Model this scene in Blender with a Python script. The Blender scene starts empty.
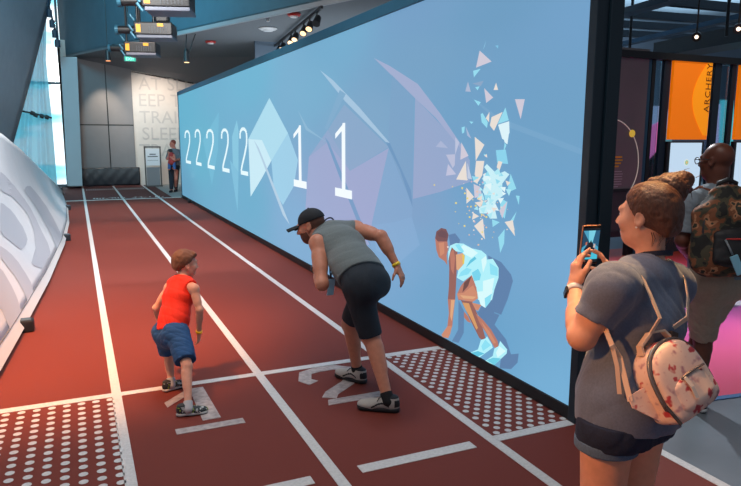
import bpy, bmesh, math, random
import numpy as np
from mathutils import Vector, Matrix
random.seed(7)
rng = np.random.default_rng(7)
C = bpy.context.scene.collection
SC = bpy.context.scene

# ------------------------------------------------------------------ camera
FPX, PITCH, YAW, ROLL = 654.45, 0.161127, 0.42062, 0.003036
CAM = np.array([0.0, 0.0, 1.85])
_cy, _sy, _cp, _sp = math.cos(YAW), math.sin(YAW), math.cos(PITCH), math.sin(PITCH)
FW = np.array([_sy * _cp, _cy * _cp, -_sp])
_r = np.array([_cy, -_sy, 0.0]); _u = np.cross(_r, FW)
RT = math.cos(ROLL) * _r + math.sin(ROLL) * _u
UP = -math.sin(ROLL) * _r + math.cos(ROLL) * _u
FH = np.array([_sy, _cy, 0.0])          # horizontal forward of the photographer
RH = np.array([_cy, -_sy, 0.0])
ZU = np.array([0.0, 0.0, 1.0])
camd = bpy.data.cameras.new('camera'); camo = bpy.data.objects.new('camera', camd); C.objects.link(camo)
camd.sensor_width = 36.0; camd.lens = FPX / 741 * 36.0
camd.clip_start = 0.05; camd.clip_end = 200
camo.matrix_world = Matrix(((RT[0], UP[0], -FW[0], CAM[0]), (RT[1], UP[1], -FW[1], CAM[1]), (RT[2], UP[2], -FW[2], CAM[2]), (0, 0, 0, 1)))
SC.camera = camo

# ------------------------------------------------------------------ light
SC.view_settings.view_transform = 'Standard'; SC.view_settings.look = 'None'
SC.view_settings.gamma = 1.0; SC.view_settings.exposure = 0.0
SC.view_settings.use_curve_mapping = False
w = bpy.data.worlds.new('hall_ambient'); SC.world = w; w.use_nodes = True
w.node_tree.nodes['Background'].inputs[0].default_value = (0.50, 0.60, 0.74, 1)
w.node_tree.nodes['Background'].inputs[1].default_value = 0.30

def spot(name, loc, tgt, power, col, angle=60, blend=0.6, radius=0.15):
    l = bpy.data.lights.new(name, 'SPOT'); l.energy = power; l.color = col
    l.spot_size = math.radians(angle); l.spot_blend = blend; l.shadow_soft_size = radius
    o = bpy.data.objects.new(name, l); C.objects.link(o); o.location = loc
    d = Vector(tgt) - Vector(loc); o.rotation_euler = d.to_track_quat('-Z', 'Y').to_euler(); return o
def area(name, loc, tgt, power, col, sx, sy):
    l = bpy.data.lights.new(name, 'AREA'); l.energy = power; l.color = col; l.shape = 'RECTANGLE'; l.size = sx; l.size_y = sy
    o = bpy.data.objects.new(name, l); C.objects.link(o); o.location = loc
    d = Vector(tgt) - Vector(loc); o.rotation_euler = d.to_track_quat('-Z', 'Y').to_euler(); return o
# added soft fill high over the starting line, warm track spots, teal wash in the atrium, gallery spots, added fills
area('hall_fill', (0.3, 2.2, 6.6), (0.8, 4.6, 0), 155, (1.0, 0.93, 0.88), 3.0, 3.0)  # unseen fill added over the lanes, not a fixture of the hall
spot('warm_spot_lane', (-1.2, 4.0, 5.8), (-0.35, 6.3, 0), 3600, (1.0, 0.40, 0.12), 44, 1.0, 0.2)
for _y, _p, _x in ((7.6, 480, 0.9), (10.2, 760, 0.9), (13.6, 800, 1.1), (17.4, 620, 1.1)):
    spot('track_downlight', (_x, _y, 5.5), (_x, _y + 0.1, 0), _p, (1.0, 0.80, 0.72), 50, 0.8, 0.12)
spot('warm_spot_visitor', (-1.0, 1.6, 2.6), (1.38, 1.62, 1.2), 230, (1.0, 0.40, 0.12), 24, 0.8, 0.06)
spot('warm_spot_hair', (2.3, 2.6, 4.3), (1.78, 1.62, 1.70), 700, (1.0, 0.55, 0.22), 26, 0.7, 0.06)
spot('back_wall_downlight', (1.05, 25.2, 4.2), (1.1, 26.35, 2.5), 260, (1.0, 0.78, 0.58), 56, 0.9, 0.05)
spot('back_wall_downlight', (2.6, 24.2, 4.2), (2.9, 26.35, 2.4), 420, (1.0, 0.86, 0.74), 90, 0.9, 0.1)
area('atrium_wash', (-1.5, 15.0, 7.4), (-0.2, 24.0, 5.6), 850, (0.20, 0.72, 0.95), 2.0, 2.0)
area('daylight_left', (-5.2, 20.0, 4.5), (-1.0, 17.0, 1.2), 420, (0.72, 0.92, 1.0), 3.0, 4.0)
area('panel_wash', (1.2, 6.0, 5.6), (-0.9, 9.5, 0.8), 190, (0.86, 0.94, 1.0), 1.5, 2.5)
spot('gallery_spot', (5.2, 6.6, 4.1), (4.2, 3.2, 0), 800, (0.9, 0.95, 1.0), 60, 0.5, 0.06)
spot('gallery_spot', (7.0, 5.4, 4.0), (6.6, 5.4, 0), 380, (1.0, 0.74, 0.84), 80, 0.8, 0.1)
area('gallery_ceiling_fill', (13.5, 11.0, 4.75), (13.5, 11.0, 6.0), 700, (0.72, 0.88, 1.0), 8.0, 8.0)  # added above the rails to brighten the gallery ceiling
area('gallery_wall_fill', (13.0, 16.0, 3.9), (13.0, 19.0, 3.0), 600, (0.7, 0.86, 1.0), 8.0, 1.0)  # added to brighten the far gallery wall, no fixture there
area('hall_ceiling_fill', (5.6, 17.0, 1.2), (5.2, 17.5, 5.0), 170, (0.86, 0.94, 1.0), 3.0, 6.0)  # added out of sight behind the projection wall to brighten the low ceiling
area('left_wall_fill', (-0.5, 7.5, 5.2), (-3.0, 15.0, 4.0), 640, (1.0, 0.96, 0.92), 2.0, 2.0)  # added to brighten the leaning left wall, no lamp there
spot('banner_spot', (8.8, 5.7, 4.2), (9.0, 7.5, 2.5), 60, (1.0, 0.8, 0.6), 60, 0.8, 0.05)

# ------------------------------------------------------------------ picking points of the place from the photograph
def ray(px, py): return FW + RT * (px - 370.5) / FPX - UP * (py - 243.0) / FPX
def at(px, py, D): return CAM + D * ray(px, py)
def onz(px, py, z=0.0):
    d = ray(px, py); return CAM + d * ((z - CAM[2]) / d[2])
def ony(px, py, Y):
    d = ray(px, py); return CAM + d * (Y / d[1])
def onx(px, py, X):
    d = ray(px, py); return CAM + d * (X / d[0])
def dep(p): return float((np.asarray(p) - CAM) @ FW)
def nrm(v): v = np.asarray(v, float); return v / (np.linalg.norm(v) + 1e-12)

# ------------------------------------------------------------------ materials
def lin(c):
    c = np.asarray(c, float) / 255.0
    return tuple(np.where(c <= 0.04045, c / 12.92, ((c + 0.055) / 1.055) ** 2.4))
_mats = {}
def mat(name, rgb, rough=0.6, metal=0.0, noise=0.0, scale=40.0, bump=0.0, bscale=200.0, spec=0.5, emit=None, estr=1.0, sheen=0.0, trans=0.0, detail=4.0):
    """procedural principled material; rgb is sRGB 0..255 of the thing's own colour"""
    if name in _mats: return _mats[name]
    m = bpy.data.materials.new(name); m.use_nodes = True; nt = m.node_tree
    b = nt.nodes['Principled BSDF']; c = lin(rgb)
    b.inputs['Base Color'].default_value = (*c, 1); b.inputs['Roughness'].default_value = rough
    b.inputs['Metallic'].default_value = metal; b.inputs['Specular IOR Level'].default_value = spec
    if sheen: b.inputs['Sheen Weight'].default_value = sheen
    if trans: b.inputs['Transmission Weight'].default_value = trans
    tc = nt.nodes.new('ShaderNodeTexCoord')
    if noise > 0:
        n = nt.nodes.new('ShaderNodeTexNoise'); n.inputs['Scale'].default_value = scale; n.inputs['Detail'].default_value = detail
        nt.links.new(tc.outputs['Object'], n.inputs['Vector'])
        r = nt.nodes.new('ShaderNodeValToRGB')
        r.color_ramp.elements[0].position = 0.3; r.color_ramp.elements[1].position = 0.7
        r.color_ramp.elements[0].color = (*[x * (1 - noise) for x in c], 1)
        r.color_ramp.elements[1].color = (*[min(1, x * (1 + noise)) for x in c], 1)
        nt.links.new(n.outputs['Fac'], r.inputs['Fac']); nt.links.new(r.outputs['Color'], b.inputs['Base Color'])
    if bump > 0:
        n2 = nt.nodes.new('ShaderNodeTexNoise'); n2.inputs['Scale'].default_value = bscale; n2.inputs['Detail'].default_value = 3
        nt.links.new(tc.outputs['Object'], n2.inputs['Vector'])
        bp = nt.nodes.new('ShaderNodeBump'); bp.inputs['Strength'].default_value = bump; bp.inputs['Distance'].default_value = 0.003
        nt.links.new(n2.outputs['Fac'], bp.inputs['Height']); nt.links.new(bp.outputs['Normal'], b.inputs['Normal'])
    if emit is not None:
        b.inputs['Emission Color'].default_value = (*lin(emit), 1); b.inputs['Emission Strength'].default_value = estr
    _mats[name] = m; return m
def image_mat():
    m = bpy.data.materials.new('projected_light_image'); m.use_nodes = True; nt = m.node_tree
    b = nt.nodes['Principled BSDF']; b.inputs['Base Color'].default_value = (0.02, 0.02, 0.025, 1); b.inputs['Roughness'].default_value = 0.7
    b.inputs['Specular IOR Level'].default_value = 0.1
    a = nt.nodes.new('ShaderNodeVertexColor'); a.layer_name = 'Col'
    nt.links.new(a.outputs['Color'], b.inputs['Emission Color']); b.inputs['Emission Strength'].default_value = 1.0
    return m
IMG = image_mat()

# ------------------------------------------------------------------ objects
def tag(o, label, cat, group=None):
    o['label'] = label; o['category'] = cat
    if group: o['group'] = group
    return o
def thing(name, label, cat, loc=(0, 0, 0), group=None):
    o = bpy.data.objects.new(name, None); C.objects.link(o); o.empty_display_size = 0.1
    o.location = tuple(loc); return tag(o, label, cat, group)
def link(name, me, m, parent=None, smooth=False, kind=None, label=None):
    o = bpy.data.objects.new(name, me); C.objects.link(o)
    for x in (m if isinstance(m, (list, tuple)) else [m]): me.materials.append(x)
    if smooth: me.polygons.foreach_set('use_smooth', [True] * len(me.polygons))
    if parent is not None:
        o.parent = parent
        o.matrix_parent_inverse = Matrix.Translation(-Vector(parent.location))   # parts of parts hang on meshes that sit at the origin
    if kind: o['kind'] = kind
    if label: o['label'] = label
    return o
class MB:
    def __init__(s): s.v = []; s.f = []; s.mi = []
    def add(s, vs, fs, mi=0):
        n = len(s.v); s.v += [tuple(map(float, p)) for p in vs]; s.f += [tuple(n + i for i in f) for f in fs]; s.mi += [mi] * len(fs); return s
    def box(s, c, size, X=(1, 0, 0), Y=(0, 1, 0), Z=(0, 0, 1), bev=0.0, mi=0):
        c = np.asarray(c, float); X, Y, Z = map(lambda q: nrm(q), (X, Y, Z)); hx, hy, hz = [q / 2 for q in size]
        if bev <= 0:
            vs = [c + X * a * hx + Y * b * hy + Z * d * hz for d in (-1, 1) for b in (-1, 1) for a in (-1, 1)]
            return s.add(vs, [(0, 2, 3, 1), (4, 5, 7, 6), (0, 1, 5, 4), (2, 6, 7, 3), (0, 4, 6, 2), (1, 3, 7, 5)], mi)
        bm = bmesh.new(); bmesh.ops.create_cube(bm, size=1)
        for v in bm.verts: v.co = Vector((v.co.x * size[0], v.co.y * size[1], v.co.z * size[2]))
        bmesh.ops.bevel(bm, geom=list(bm.edges), offset=min(bev, min(size) * 0.45), segments=2, affect='EDGES', profile=0.5)
        bm.verts.index_update()
        vs = [c + X * v.co.x + Y * v.co.y + Z * v.co.z for v in bm.verts]
        fs = [tuple(v.index for v in f.verts) for f in bm.faces]; bm.free(); return s.add(vs, fs, mi)
    def beam(s, a, b, wd, ht, up=(0, 0, 1), mi=0, bev=0.0):
        a = np.asarray(a, float); b = np.asarray(b, float); Y = nrm(b - a); X = nrm(np.cross(Y, up)); Z = np.cross(X, Y)
        return s.box((a + b) / 2, (wd, np.linalg.norm(b - a), ht), X, Y, Z, bev, mi)
    def tube(s, pts, r, n=10, mi=0, caps=True):
        pts = [np.asarray(p, float) for p in pts]; rs = r if isinstance(r, (list, tuple)) else [r] * len(pts)
        t0 = nrm(pts[1] - pts[0]); ref = np.array([0, 0, 1.0]) if abs(t0[2]) < 0.9 else np.array([1.0, 0, 0])
        nx = nrm(np.cross(t0, ref)); vs = []; fs = []
        for i, p in enumerate(pts):
            t = nrm(pts[min(i + 1, len(pts) - 1)] - pts[max(i - 1, 0)]); nx = nrm(nx - t * (nx @ t)); ny = np.cross(t, nx)
            for k in range(n):
                a = 2 * math.pi * k / n; vs.append(p + rs[i] * (math.cos(a) * nx + math.sin(a) * ny))
        for i in range(len(pts) - 1):
            for k in range(n):
                k2 = (k + 1) % n; fs.append((i * n + k, i * n + k2, (i + 1) * n + k2, (i + 1) * n + k))
        if caps: fs.append(tuple(range(n - 1, -1, -1))); fs.append(tuple((len(pts) - 1) * n + k for k in range(n)))
        return s.add(vs, fs, mi)
    def ribbon(s, pts, nrms, wd, th, mi=0):
        """flat strap through pts, its flat side facing nrms"""
        pts = [np.asarray(p, float) for p in pts]; vs = []; fs = []
        for i, p in enumerate(pts):
            t = nrm(pts[min(i + 1, len(pts) - 1)] - pts[max(i - 1, 0)]); n = np.asarray(nrms[i] if isinstance(nrms, list) else nrms, float)
            n = nrm(n - t * (n @ t)); b = np.cross(t, n)
            for (a, d) in ((-1, -1), (1, -1), (1, 1), (-1, 1)): vs.append(p + b * a * wd / 2 + n * d * th / 2)
        for i in range(len(pts) - 1):
            for k in range(4):
                k2 = (k + 1) % 4; fs.append((i * 4 + k, i * 4 + k2, i * 4 + 4 + k2, i * 4 + 4 + k))
        m = len(pts) * 4 - 4; fs.append((3, 2, 1, 0)); fs.append((m, m + 1, m + 2, m + 3)); return s.add(vs, fs, mi)
    def prism(s, poly, vec, mi=0):
        """polygon of 3D points pushed along vec"""
        P = [np.asarray(p, float) for p in poly]; v = np.asarray(vec, float); n = len(P)
        nn = np.zeros(3)
        for i in range(n): nn += np.cross(P[i], P[(i + 1) % n])
        if nn @ v > 0: P = P[::-1]
        fs = [tuple(range(n)), tuple(range(2 * n - 1, n - 1, -1))] + [(i, n + i, n + (i + 1) % n, (i + 1) % n) for i in range(n)]
        return s.add(P + [p + v for p in P], fs, mi)
    def lathe(s, prof, c, Z=(0, 0, 1), n=24, mi=0):
        Z = nrm(Z); ref = np.array([0, 0, 1.0]) if abs(Z[2]) < 0.9 else np.array([1.0, 0, 0]); X = nrm(np.cross(Z, ref)); Y = np.cross(Z, X); c = np.asarray(c, float)
        vs = []; fs = []
        for (r, z) in prof:
            for k in range(n):
                a = 2 * math.pi * k / n; vs.append(c + Z * z + max(r, 1e-4) * (X * math.cos(a) + Y * math.sin(a)))
        for i in range(len(prof) - 1):
            for k in range(n):
                k2 = (k + 1) % n; fs.append((i * n + k, i * n + k2, (i + 1) * n + k2, (i + 1) * n + k))
        fs.append(tuple(range(n - 1, -1, -1))); fs.append(tuple((len(prof) - 1) * n + k for k in range(n)))
        return s.add(vs, fs, mi)
    def mesh(s, name):
        me = bpy.data.meshes.new(name); me.from_pydata(s.v, [], s.f)
        me.polygons.foreach_set('material_index', s.mi); me.update(); return me
    def build(s, name, m, parent=None, smooth=False, kind=None, label=None): return link(name, s.mesh(name), m, parent, smooth, kind, label)
def grid_mesh(fn, nu, nv):
    b = MB(); vs = [fn(i / nu, j / nv) for j in range(nv + 1) for i in range(nu + 1)]
    fs = [(j * (nu + 1) + i, j * (nu + 1) + i + 1, (j + 1) * (nu + 1) + i + 1, (j + 1) * (nu + 1) + i) for j in range(nv) for i in range(nu)]
    return b.add(vs, fs)
def text_mesh(txt, size, origin, X, Y, depth=0.004, align='LEFT', spacing=1.0, line=1.0):
    cu = bpy.data.curves.new('lettering', 'FONT'); cu.body = txt; cu.size = size; cu.extrude = depth / 2; cu.align_x = align
    cu.space_character = spacing; cu.space_line = line; cu.resolution_u = 3
    o = bpy.data.objects.new('lettering', cu); C.objects.link(o)
    dg = bpy.context.evaluated_depsgraph_get(); me = bpy.data.meshes.new_from_object(o.evaluated_get(dg))
    bpy.data.objects.remove(o); bpy.data.curves.remove(cu)
    X = Vector(nrm(X)); Y = Vector(nrm(Y)); Z = X.cross(Y); O = Vector(origin)
    me.transform(Matrix(((X[0], Y[0], Z[0], O[0]), (X[1], Y[1], Z[1], O[1]), (X[2], Y[2], Z[2], O[2]), (0, 0, 0, 1))))
    me.materials.clear(); return me

# ------------------------------------------------------------------ smooth bodies: blended distance fields meshed with surface nets
def seg(a, b, ra, rb=None, k=0.02, side=None, op='u', cut=None, cap=None):
    rb = ra if rb is None else rb
    ra = ra if isinstance(ra, tuple) else (ra, ra); rb = rb if isinstance(rb, tuple) else (rb, rb)
    return dict(t='s', a=np.asarray(a, float), b=np.asarray(b, float), ra=ra, rb=rb, k=k, side=side, op=op, cut=cut, cap=cap)
def ell(c, r, ax=None, k=0.02, op='u', cut=None):
    r = (r, r, r) if not isinstance(r, tuple) else r
    return dict(t='e', c=np.asarray(c, float), r=np.array(r, float), ax=np.eye(3) if ax is None else np.array([nrm(q) for q in ax]), k=k, op=op, cut=cut)
def prim_bbox(p):
    if p['t'] == 's':
        m = max(p['ra'] + p['rb']); m = max(m, p['cap'] or 0)
        return np.minimum(p['a'], p['b']) - m, np.maximum(p['a'], p['b']) + m
    m = (np.abs(p['ax']) * p['r'][:, None]).sum(0); return p['c'] - m, p['c'] + m
def prim_eval(p, X, Y, Z):
    P = np.stack([X, Y, Z], -1)
    if p['t'] == 's':
        n = p['b'] - p['a']; L = np.linalg.norm(n) + 1e-9; n = n / L
        sd = p['side']
        if sd is None: sd = np.array([1.0, 0.3, 0.2])
        sd = np.asarray(sd, float); sd = nrm(sd - n * (sd @ n)); s2 = np.cross(n, sd)
        q = P - p['a'].astype(np.float32); u = q @ n.astype(np.float32); t = np.clip(u / L, 0, 1)
        x = q @ sd.astype(np.float32); y = q @ s2.astype(np.float32); z = u - t * L
        w = p['ra'][0] + (p['rb'][0] - p['ra'][0]) * t; d = p['ra'][1] + (p['rb'][1] - p['ra'][1]) * t
        c = np.minimum(w, d) if p['cap'] is None else p['cap']
        k0 = np.sqrt((x / w) ** 2 + (y / d) ** 2 + (z / c) ** 2) + 1e-6
        k1 = np.sqrt((x / w ** 2) ** 2 + (y / d ** 2) ** 2 + (z / (c * c)) ** 2) + 1e-6
        D = k0 * (k0 - 1) / k1
        D = np.maximum(D, -np.minimum(w, d))
    else:
        q = (P - p['c'].astype(np.float32)) @ p['ax'].T.astype(np.float32)
        r = p['r'].astype(np.float32)
        k0 = np.linalg.norm(q / r, axis=-1) + 1e-6; k1 = np.linalg.norm(q / (r * r), axis=-1) + 1e-6
        D = np.maximum(k0 * (k0 - 1) / k1, -r.min())
    if p['cut']:
        for (pt, nn) in p['cut']: D = np.maximum(D, (P - np.asarray(pt, np.float32)) @ nrm(nn).astype(np.float32))
    return D
def sdf_field(prims, h, margin=0.02):
    bb = [prim_bbox(p) for p in prims if p['op'] == 'u']
    lo = np.min([b[0] for b in bb], 0) - margin; hi = np.max([b[1] for b in bb], 0) + margin
    n = np.ceil((hi - lo) / h).astype(int) + 1
    F = np.full(n, 0.2, np.float32); ax = [(lo[i] + h * np.arange(n[i])).astype(np.float32) for i in range(3)]
    for p in prims:
        b0, b1 = prim_bbox(p); m = p['k'] + 2.5 * h + 0.012
        i0 = np.clip(np.floor((b0 - m - lo) / h).astype(int), 0, n); i1 = np.clip(np.ceil((b1 + m - lo) / h).astype(int) + 1, 0, n)
        if np.any(i1 <= i0): continue
        X, Y, Z = np.meshgrid(*[ax[i][i0[i]:i1[i]] for i in range(3)], indexing='ij')
        D = prim_eval(p, X, Y, Z); sl = tuple(slice(i0[i], i1[i]) for i in range(3)); A = F[sl]; k = max(p['k'], 1e-5)
        if p['op'] == 'u':
            hh = np.maximum(k - np.abs(A - D), 0) / k; F[sl] = np.minimum(A, D) - hh * hh * k * 0.25
        else:
            D = -D; hh = np.maximum(k - np.abs(A - D), 0) / k; F[sl] = np.maximum(A, D) + hh * hh * k * 0.25
    return F, lo, ax
CORN = np.array([(0, 0, 0), (1, 0, 0), (0, 1, 0), (1, 1, 0), (0, 0, 1), (1, 0, 1), (0, 1, 1), (1, 1, 1)])
EDG = [(0, 1), (2, 3), (4, 5), (6, 7), (0, 2), (1, 3), (4, 6), (5, 7), (0, 4), (1, 5), (2, 6), (3, 7)]
def surface_nets(F, lo, h):
    S = F < 0; nx, ny, nz = F.shape
    cnt = np.zeros((nx - 1, ny - 1, nz - 1), np.int8)
    for c in CORN: cnt += S[c[0]:nx - 1 + c[0], c[1]:ny - 1 + c[1], c[2]:nz - 1 + c[2]]
    I = np.argwhere((cnt > 0) & (cnt < 8))
    vals = np.stack([F[I[:, 0] + c[0], I[:, 1] + c[1], I[:, 2] + c[2]] for c in CORN], 1)
    acc = np.zeros((len(I), 3)); num = np.zeros(len(I))
    for a, b in EDG:
        va, vb = vals[:, a], vals[:, b]; cr = (va < 0) != (vb < 0); t = np.where(cr, va / np.where(cr, va - vb, 1), 0)
        acc += np.where(cr[:, None], CORN[a] + t[:, None] * (CORN[b] - CORN[a]), 0); num += cr
    V = lo + h * (I + acc / num[:, None])
    idx = np.full(cnt.shape, -1, np.int64); idx[I[:, 0], I[:, 1], I[:, 2]] = np.arange(len(I))
    faces = []
    for axis in range(3):
        o1, o2 = [(1, 2), (2, 0), (0, 1)][axis]
        sl0 = [slice(None)] * 3; sl1 = [slice(None)] * 3; sl0[axis] = slice(0, -1); sl1[axis] = slice(1, None)
        A = S[tuple(sl0)]; B = S[tuple(sl1)]; E = np.argwhere(A != B)
        ok = (E[:, o1] > 0) & (E[:, o2] > 0) & (E[:, o1] < F.shape[o1] - 1) & (E[:, o2] < F.shape[o2] - 1); E = E[ok]
        fl = A[E[:, 0], E[:, 1], E[:, 2]]
        q = []
        for d1, d2 in ((0, 0), (-1, 0), (-1, -1), (0, -1)):
            J = E.copy(); J[:, o1] += d1; J[:, o2] += d2; q.append(idx[J[:, 0], J[:, 1], J[:, 2]])
        q = np.stack(q, 1); q[~fl] = q[~fl][:, ::-1]; q = q[(q >= 0).all(1)]; faces.append(q)
    return V, np.concatenate(faces)
def wrinkle(amp, freq, seed, dirs=5, stretch=None):
    g = np.random.default_rng(seed); D = [(g.normal(size=3) * freq * g.uniform(0.6, 1.5), g.uniform(0, 6.28)) for _ in range(dirs)]
    W = [g.normal(size=3) * freq * 0.35 for _ in range(3)]
    def f(P):
        wq = sum(np.sin(P @ q) for q in W) * 0.8; r = 0
        for d, ph in D:
            if stretch is not None: d = d * np.asarray(stretch)
            s = np.sin(P @ d + ph + wq); r = r + (1 - np.abs(s)) ** 2 - 0.4
        return amp * r / math.sqrt(dirs)
    return f
def sdf_obj(name, prims, h, m, parent=None, disp=None, cuts=None, paint=None, kind=None, label=None, relax=1):
    F, lo, ax = sdf_field(prims, h)
    if disp is not None or cuts:
        near = np.argwhere(np.abs(F) < 0.04); P = lo + h * near
        if disp is not None: F[near[:, 0], near[:, 1], near[:, 2]] += disp(P).astype(np.float32)
        if cuts:
            X, Y, Z = np.meshgrid(*ax, indexing='ij', sparse=True)
            for (pt, nn) in cuts:
                nn = nrm(nn); F = np.maximum(F, ((X - pt[0]) * nn[0] + (Y - pt[1]) * nn[1] + (Z - pt[2]) * nn[2]).astype(np.float32))
    V, Q = surface_nets(F, lo, h)
    for _ in range(relax):          # light smoothing along the mesh edges
        S_ = np.zeros_like(V); N_ = np.zeros(len(V))
        for a in range(4):
            np.add.at(S_, Q[:, a], V[Q[:, (a + 1) % 4]]); np.add.at(N_, Q[:, a], 1)
            np.add.at(S_, Q[:, a], V[Q[:, (a + 3) % 4]]); np.add.at(N_, Q[:, a], 1)
        ok = N_ > 0; V[ok] = 0.5 * V[ok] + 0.5 * S_[ok] / N_[ok][:, None]
    me = bpy.data.meshes.new(name)
    me.vertices.add(len(V)); me.vertices.foreach_set('co', V.ravel()); me.loops.add(Q.size); me.loops.foreach_set('vertex_index', Q.ravel().astype(np.int32))
    me.polygons.add(len(Q)); me.polygons.foreach_set('loop_start', np.arange(0, Q.size, 4, dtype=np.int32))
    me.update(calc_edges=True); me.validate()
    if paint is not None:
        cen = V[Q].mean(1); mi = np.zeros(len(Q), np.int32)
        for fn, i in paint: mi[fn(cen)] = i
        if len(me.polygons) == len(mi): me.polygons.foreach_set('material_index', mi)
    return link(name, me, m, parent, True, kind, label)
exec_parts = []

# ================================================================== THE SETTING
XW, YN, YF = 2.877, 3.18, 20.4          # lit face of the projection wall: plane and the two ends
def track_mat():
    m = mat('red_running_track', (117, 50, 40), rough=0.75, noise=0.16, scale=260, bump=0.6, bscale=420, spec=0.3, detail=6)
    return m
TRACK = track_mat()
TRACK_SHADED = mat('shaded_running_track', (96, 50, 48), rough=0.75, noise=0.16, scale=260, bump=0.5, bscale=420, spec=0.3)  # same track, its colour darkened to hold the shade past the far line
PAINT = mat('white_track_paint', (205, 203, 202), rough=0.7, noise=0.10, scale=60, bump=0.3, bscale=300)
PAINT2 = mat('worn_track_paint', (172, 160, 158), rough=0.75, noise=0.25, scale=26, bump=0.3, bscale=300)
CONC = mat('polished_concrete', (112, 120, 128), rough=0.34, noise=0.16, scale=2.2, bump=0.05, bscale=30, detail=8)
DARK = mat('black_metal', (14, 17, 22), rough=0.5)
NAVY = mat('dark_blue_frame', (20, 40, 56), rough=0.45, spec=0.4)
XB = 3.078                                # where the track meets the concrete
fl = MB().prism([(-3.2, -3, 0), (XB, -3, 0), (XB, 20.6, 0), (-3.2, 20.6, 0)], (0, 0, -0.1)).build('floor', TRACK, kind='structure')
MB().prism([(-3.2, 20.6, 0), (2.62, 20.6, 0), (2.62, 26.5, 0), (-3.2, 26.5, 0)], (0, 0, -0.1)).build('floor', TRACK_SHADED, kind='structure')
MB().prism([(2.62, 20.6, 0), (14, 20.6, 0), (14, 26.5, 0), (2.62, 26.5, 0)], (0, 0, -0.1)).build('floor', mat('pale_end_floor', (150, 150, 150), rough=0.6, noise=0.05, scale=3), kind='structure')
MB().prism([(XB, -3, 0), (16, -3, 0), (16, 20.6, 0), (XB, 20.6, 0)], (0, 0, -0.1)).build('floor', CONC, kind='structure')
def strip(a, b, wd, m, name='lane_line', z=0.003):
    MB().beam((a[0], a[1], z / 2), (b[0], b[1], z / 2), wd, z).build(name, m, fl, kind='structure')
for x in (0.162, 1.208, 2.242): strip((x, -2), (x, 26.3), 0.064, PAINT)
strip((3.075, -2), (3.075, 3.1), 0.06, PAINT)
strip((-3, 4.855), (0.13, 4.855), 0.078, PAINT, 'start_line'); strip((0.194, 4.855), (1.176, 4.855), 0.07, PAINT, 'start_line')
strip((1.24, 4.855), (2.21, 4.855), 0.075, PAINT, 'start_line'); strip((2.274, 4.855), (2.85, 4.855), 0.075, PAINT, 'start_line')
strip((2.27, 3.165), (2.86, 3.165), 0.075, PAINT, 'pad_line')
strip((1.35, 3.155), (2.10, 3.155), 0.085, PAINT, 'front_line'); strip((0.30, 3.155), (1.07, 3.155), 0.085, PAINT, 'front_line')
strip((-1.4, 20.6), (2.85, 20.6), 0.14, PAINT, 'far_line', 0.005)
for i in range(26): strip((0.28 + i * 0.07 + (0.1 if i > 12 else 0), 24.4), (0.28 + i * 0.07 + (0.1 if i > 12 else 0), 24.95), 0.03, PAINT2, 'tick_mark')
random.seed(3)
b = MB()
for i in range(22):
    x = 0.42 + i * 0.085 + (0.15 if i > 10 else 0); hgt = 0.25
    if random.random() < 0.85: b.box((x, 21.15, 0.0025), (0.025 + 0.02 * random.random(), hgt, 0.003))
    if random.random() < 0.7: b.box((x + 0.02, 21.15 + random.choice((-0.1, 0, 0.1)), 0.0025), (0.06, 0.04, 0.0034))
b.build('floor_lettering', PAINT, fl, kind='structure')
# lane numbers painted on the track
def path_strip(b, pts, wd, z=0.003):
    for p, q in zip(pts[:-1], pts[1:]):
        b.beam((p[0], p[1], z / 2), (q[0], q[1], z / 2), wd, z)
one = MB(); one.prism([(0.47, 4.015, 0), (0.905, 4.015, 0), (0.905, 4.095, 0), (0.47, 4.095, 0)], (0, 0, 0.003))
one.prism([(0.655, 4.16, 0), (0.775, 4.16, 0), (0.76, 4.755, 0), (0.66, 4.755, 0)], (0, 0, 0.0031)); one.prism([(0.46, 4.56, 0), (0.47, 4.47, 0), (0.63, 4.64, 0), (0.63, 4.74, 0)], (0, 0, 0.003))
one.build('lane_number', PAINT2, fl, kind='structure')
two = MB()
def quad(b, pts): b.prism([(x, y, 0) for x, y in pts], (0, 0, 0.003))
P2 = [(1.545, 4.50), (1.50, 4.58), (1.55, 4.72), (1.66, 4.76), (1.80, 4.76), (1.90, 4.68), (1.88, 4.52), (1.78, 4.40), (1.60, 4.26), (1.55, 4.18)]
vs = []
def offset_poly(P, wd):
    L = []; R_ = []
    for i, p in enumerate(P):
        t = nrm(np.array(P[min(i + 1, len(P) - 1)]) - np.array(P[max(i - 1, 0)])); n = np.array([-t[1], t[0]])
        L.append(np.array(p) + n * wd / 2); R_.append(np.array(p) - n * wd / 2)
    return L, R_
L_, R_ = offset_poly(P2, 0.105)
for i in range(len(P2) - 1): quad(two, [L_[i], L_[i + 1], R_[i + 1], R_[i]])
quad(two, [(1.50, 4.06), (1.99, 4.06), (1.99, 4.15), (1.53, 4.15)])
two.build('lane_number', PAINT2, fl, kind='structure')
# white dot grids beside the start line
def dots(x0, x1, y0, y1, sx, sy, r, hexed):
    b = MB(); j = 0; y = y1
    while y > y0:
        x = x1 - (sx / 2 if (hexed and j % 2) else 0)
        while x > x0:
            n = 10; vs = [(x + r * math.cos(6.2832 * k / n), y + r * math.sin(6.2832 * k / n), 0.003) for k in range(n)]
            b.add(vs, [tuple(range(n))]); x -= sx
        y -= sy; j += 1
    return b
dots(-1.9, 0.115, 3.0, 4.775, 0.093, 0.088, 0.0255, False).build('dot_pattern', PAINT, fl, kind='structure')
dots(2.29, 2.85, 3.22, 4.79, 0.088, 0.060, 0.0225, True).build('dot_pattern', PAINT, fl, kind='structure')

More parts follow.
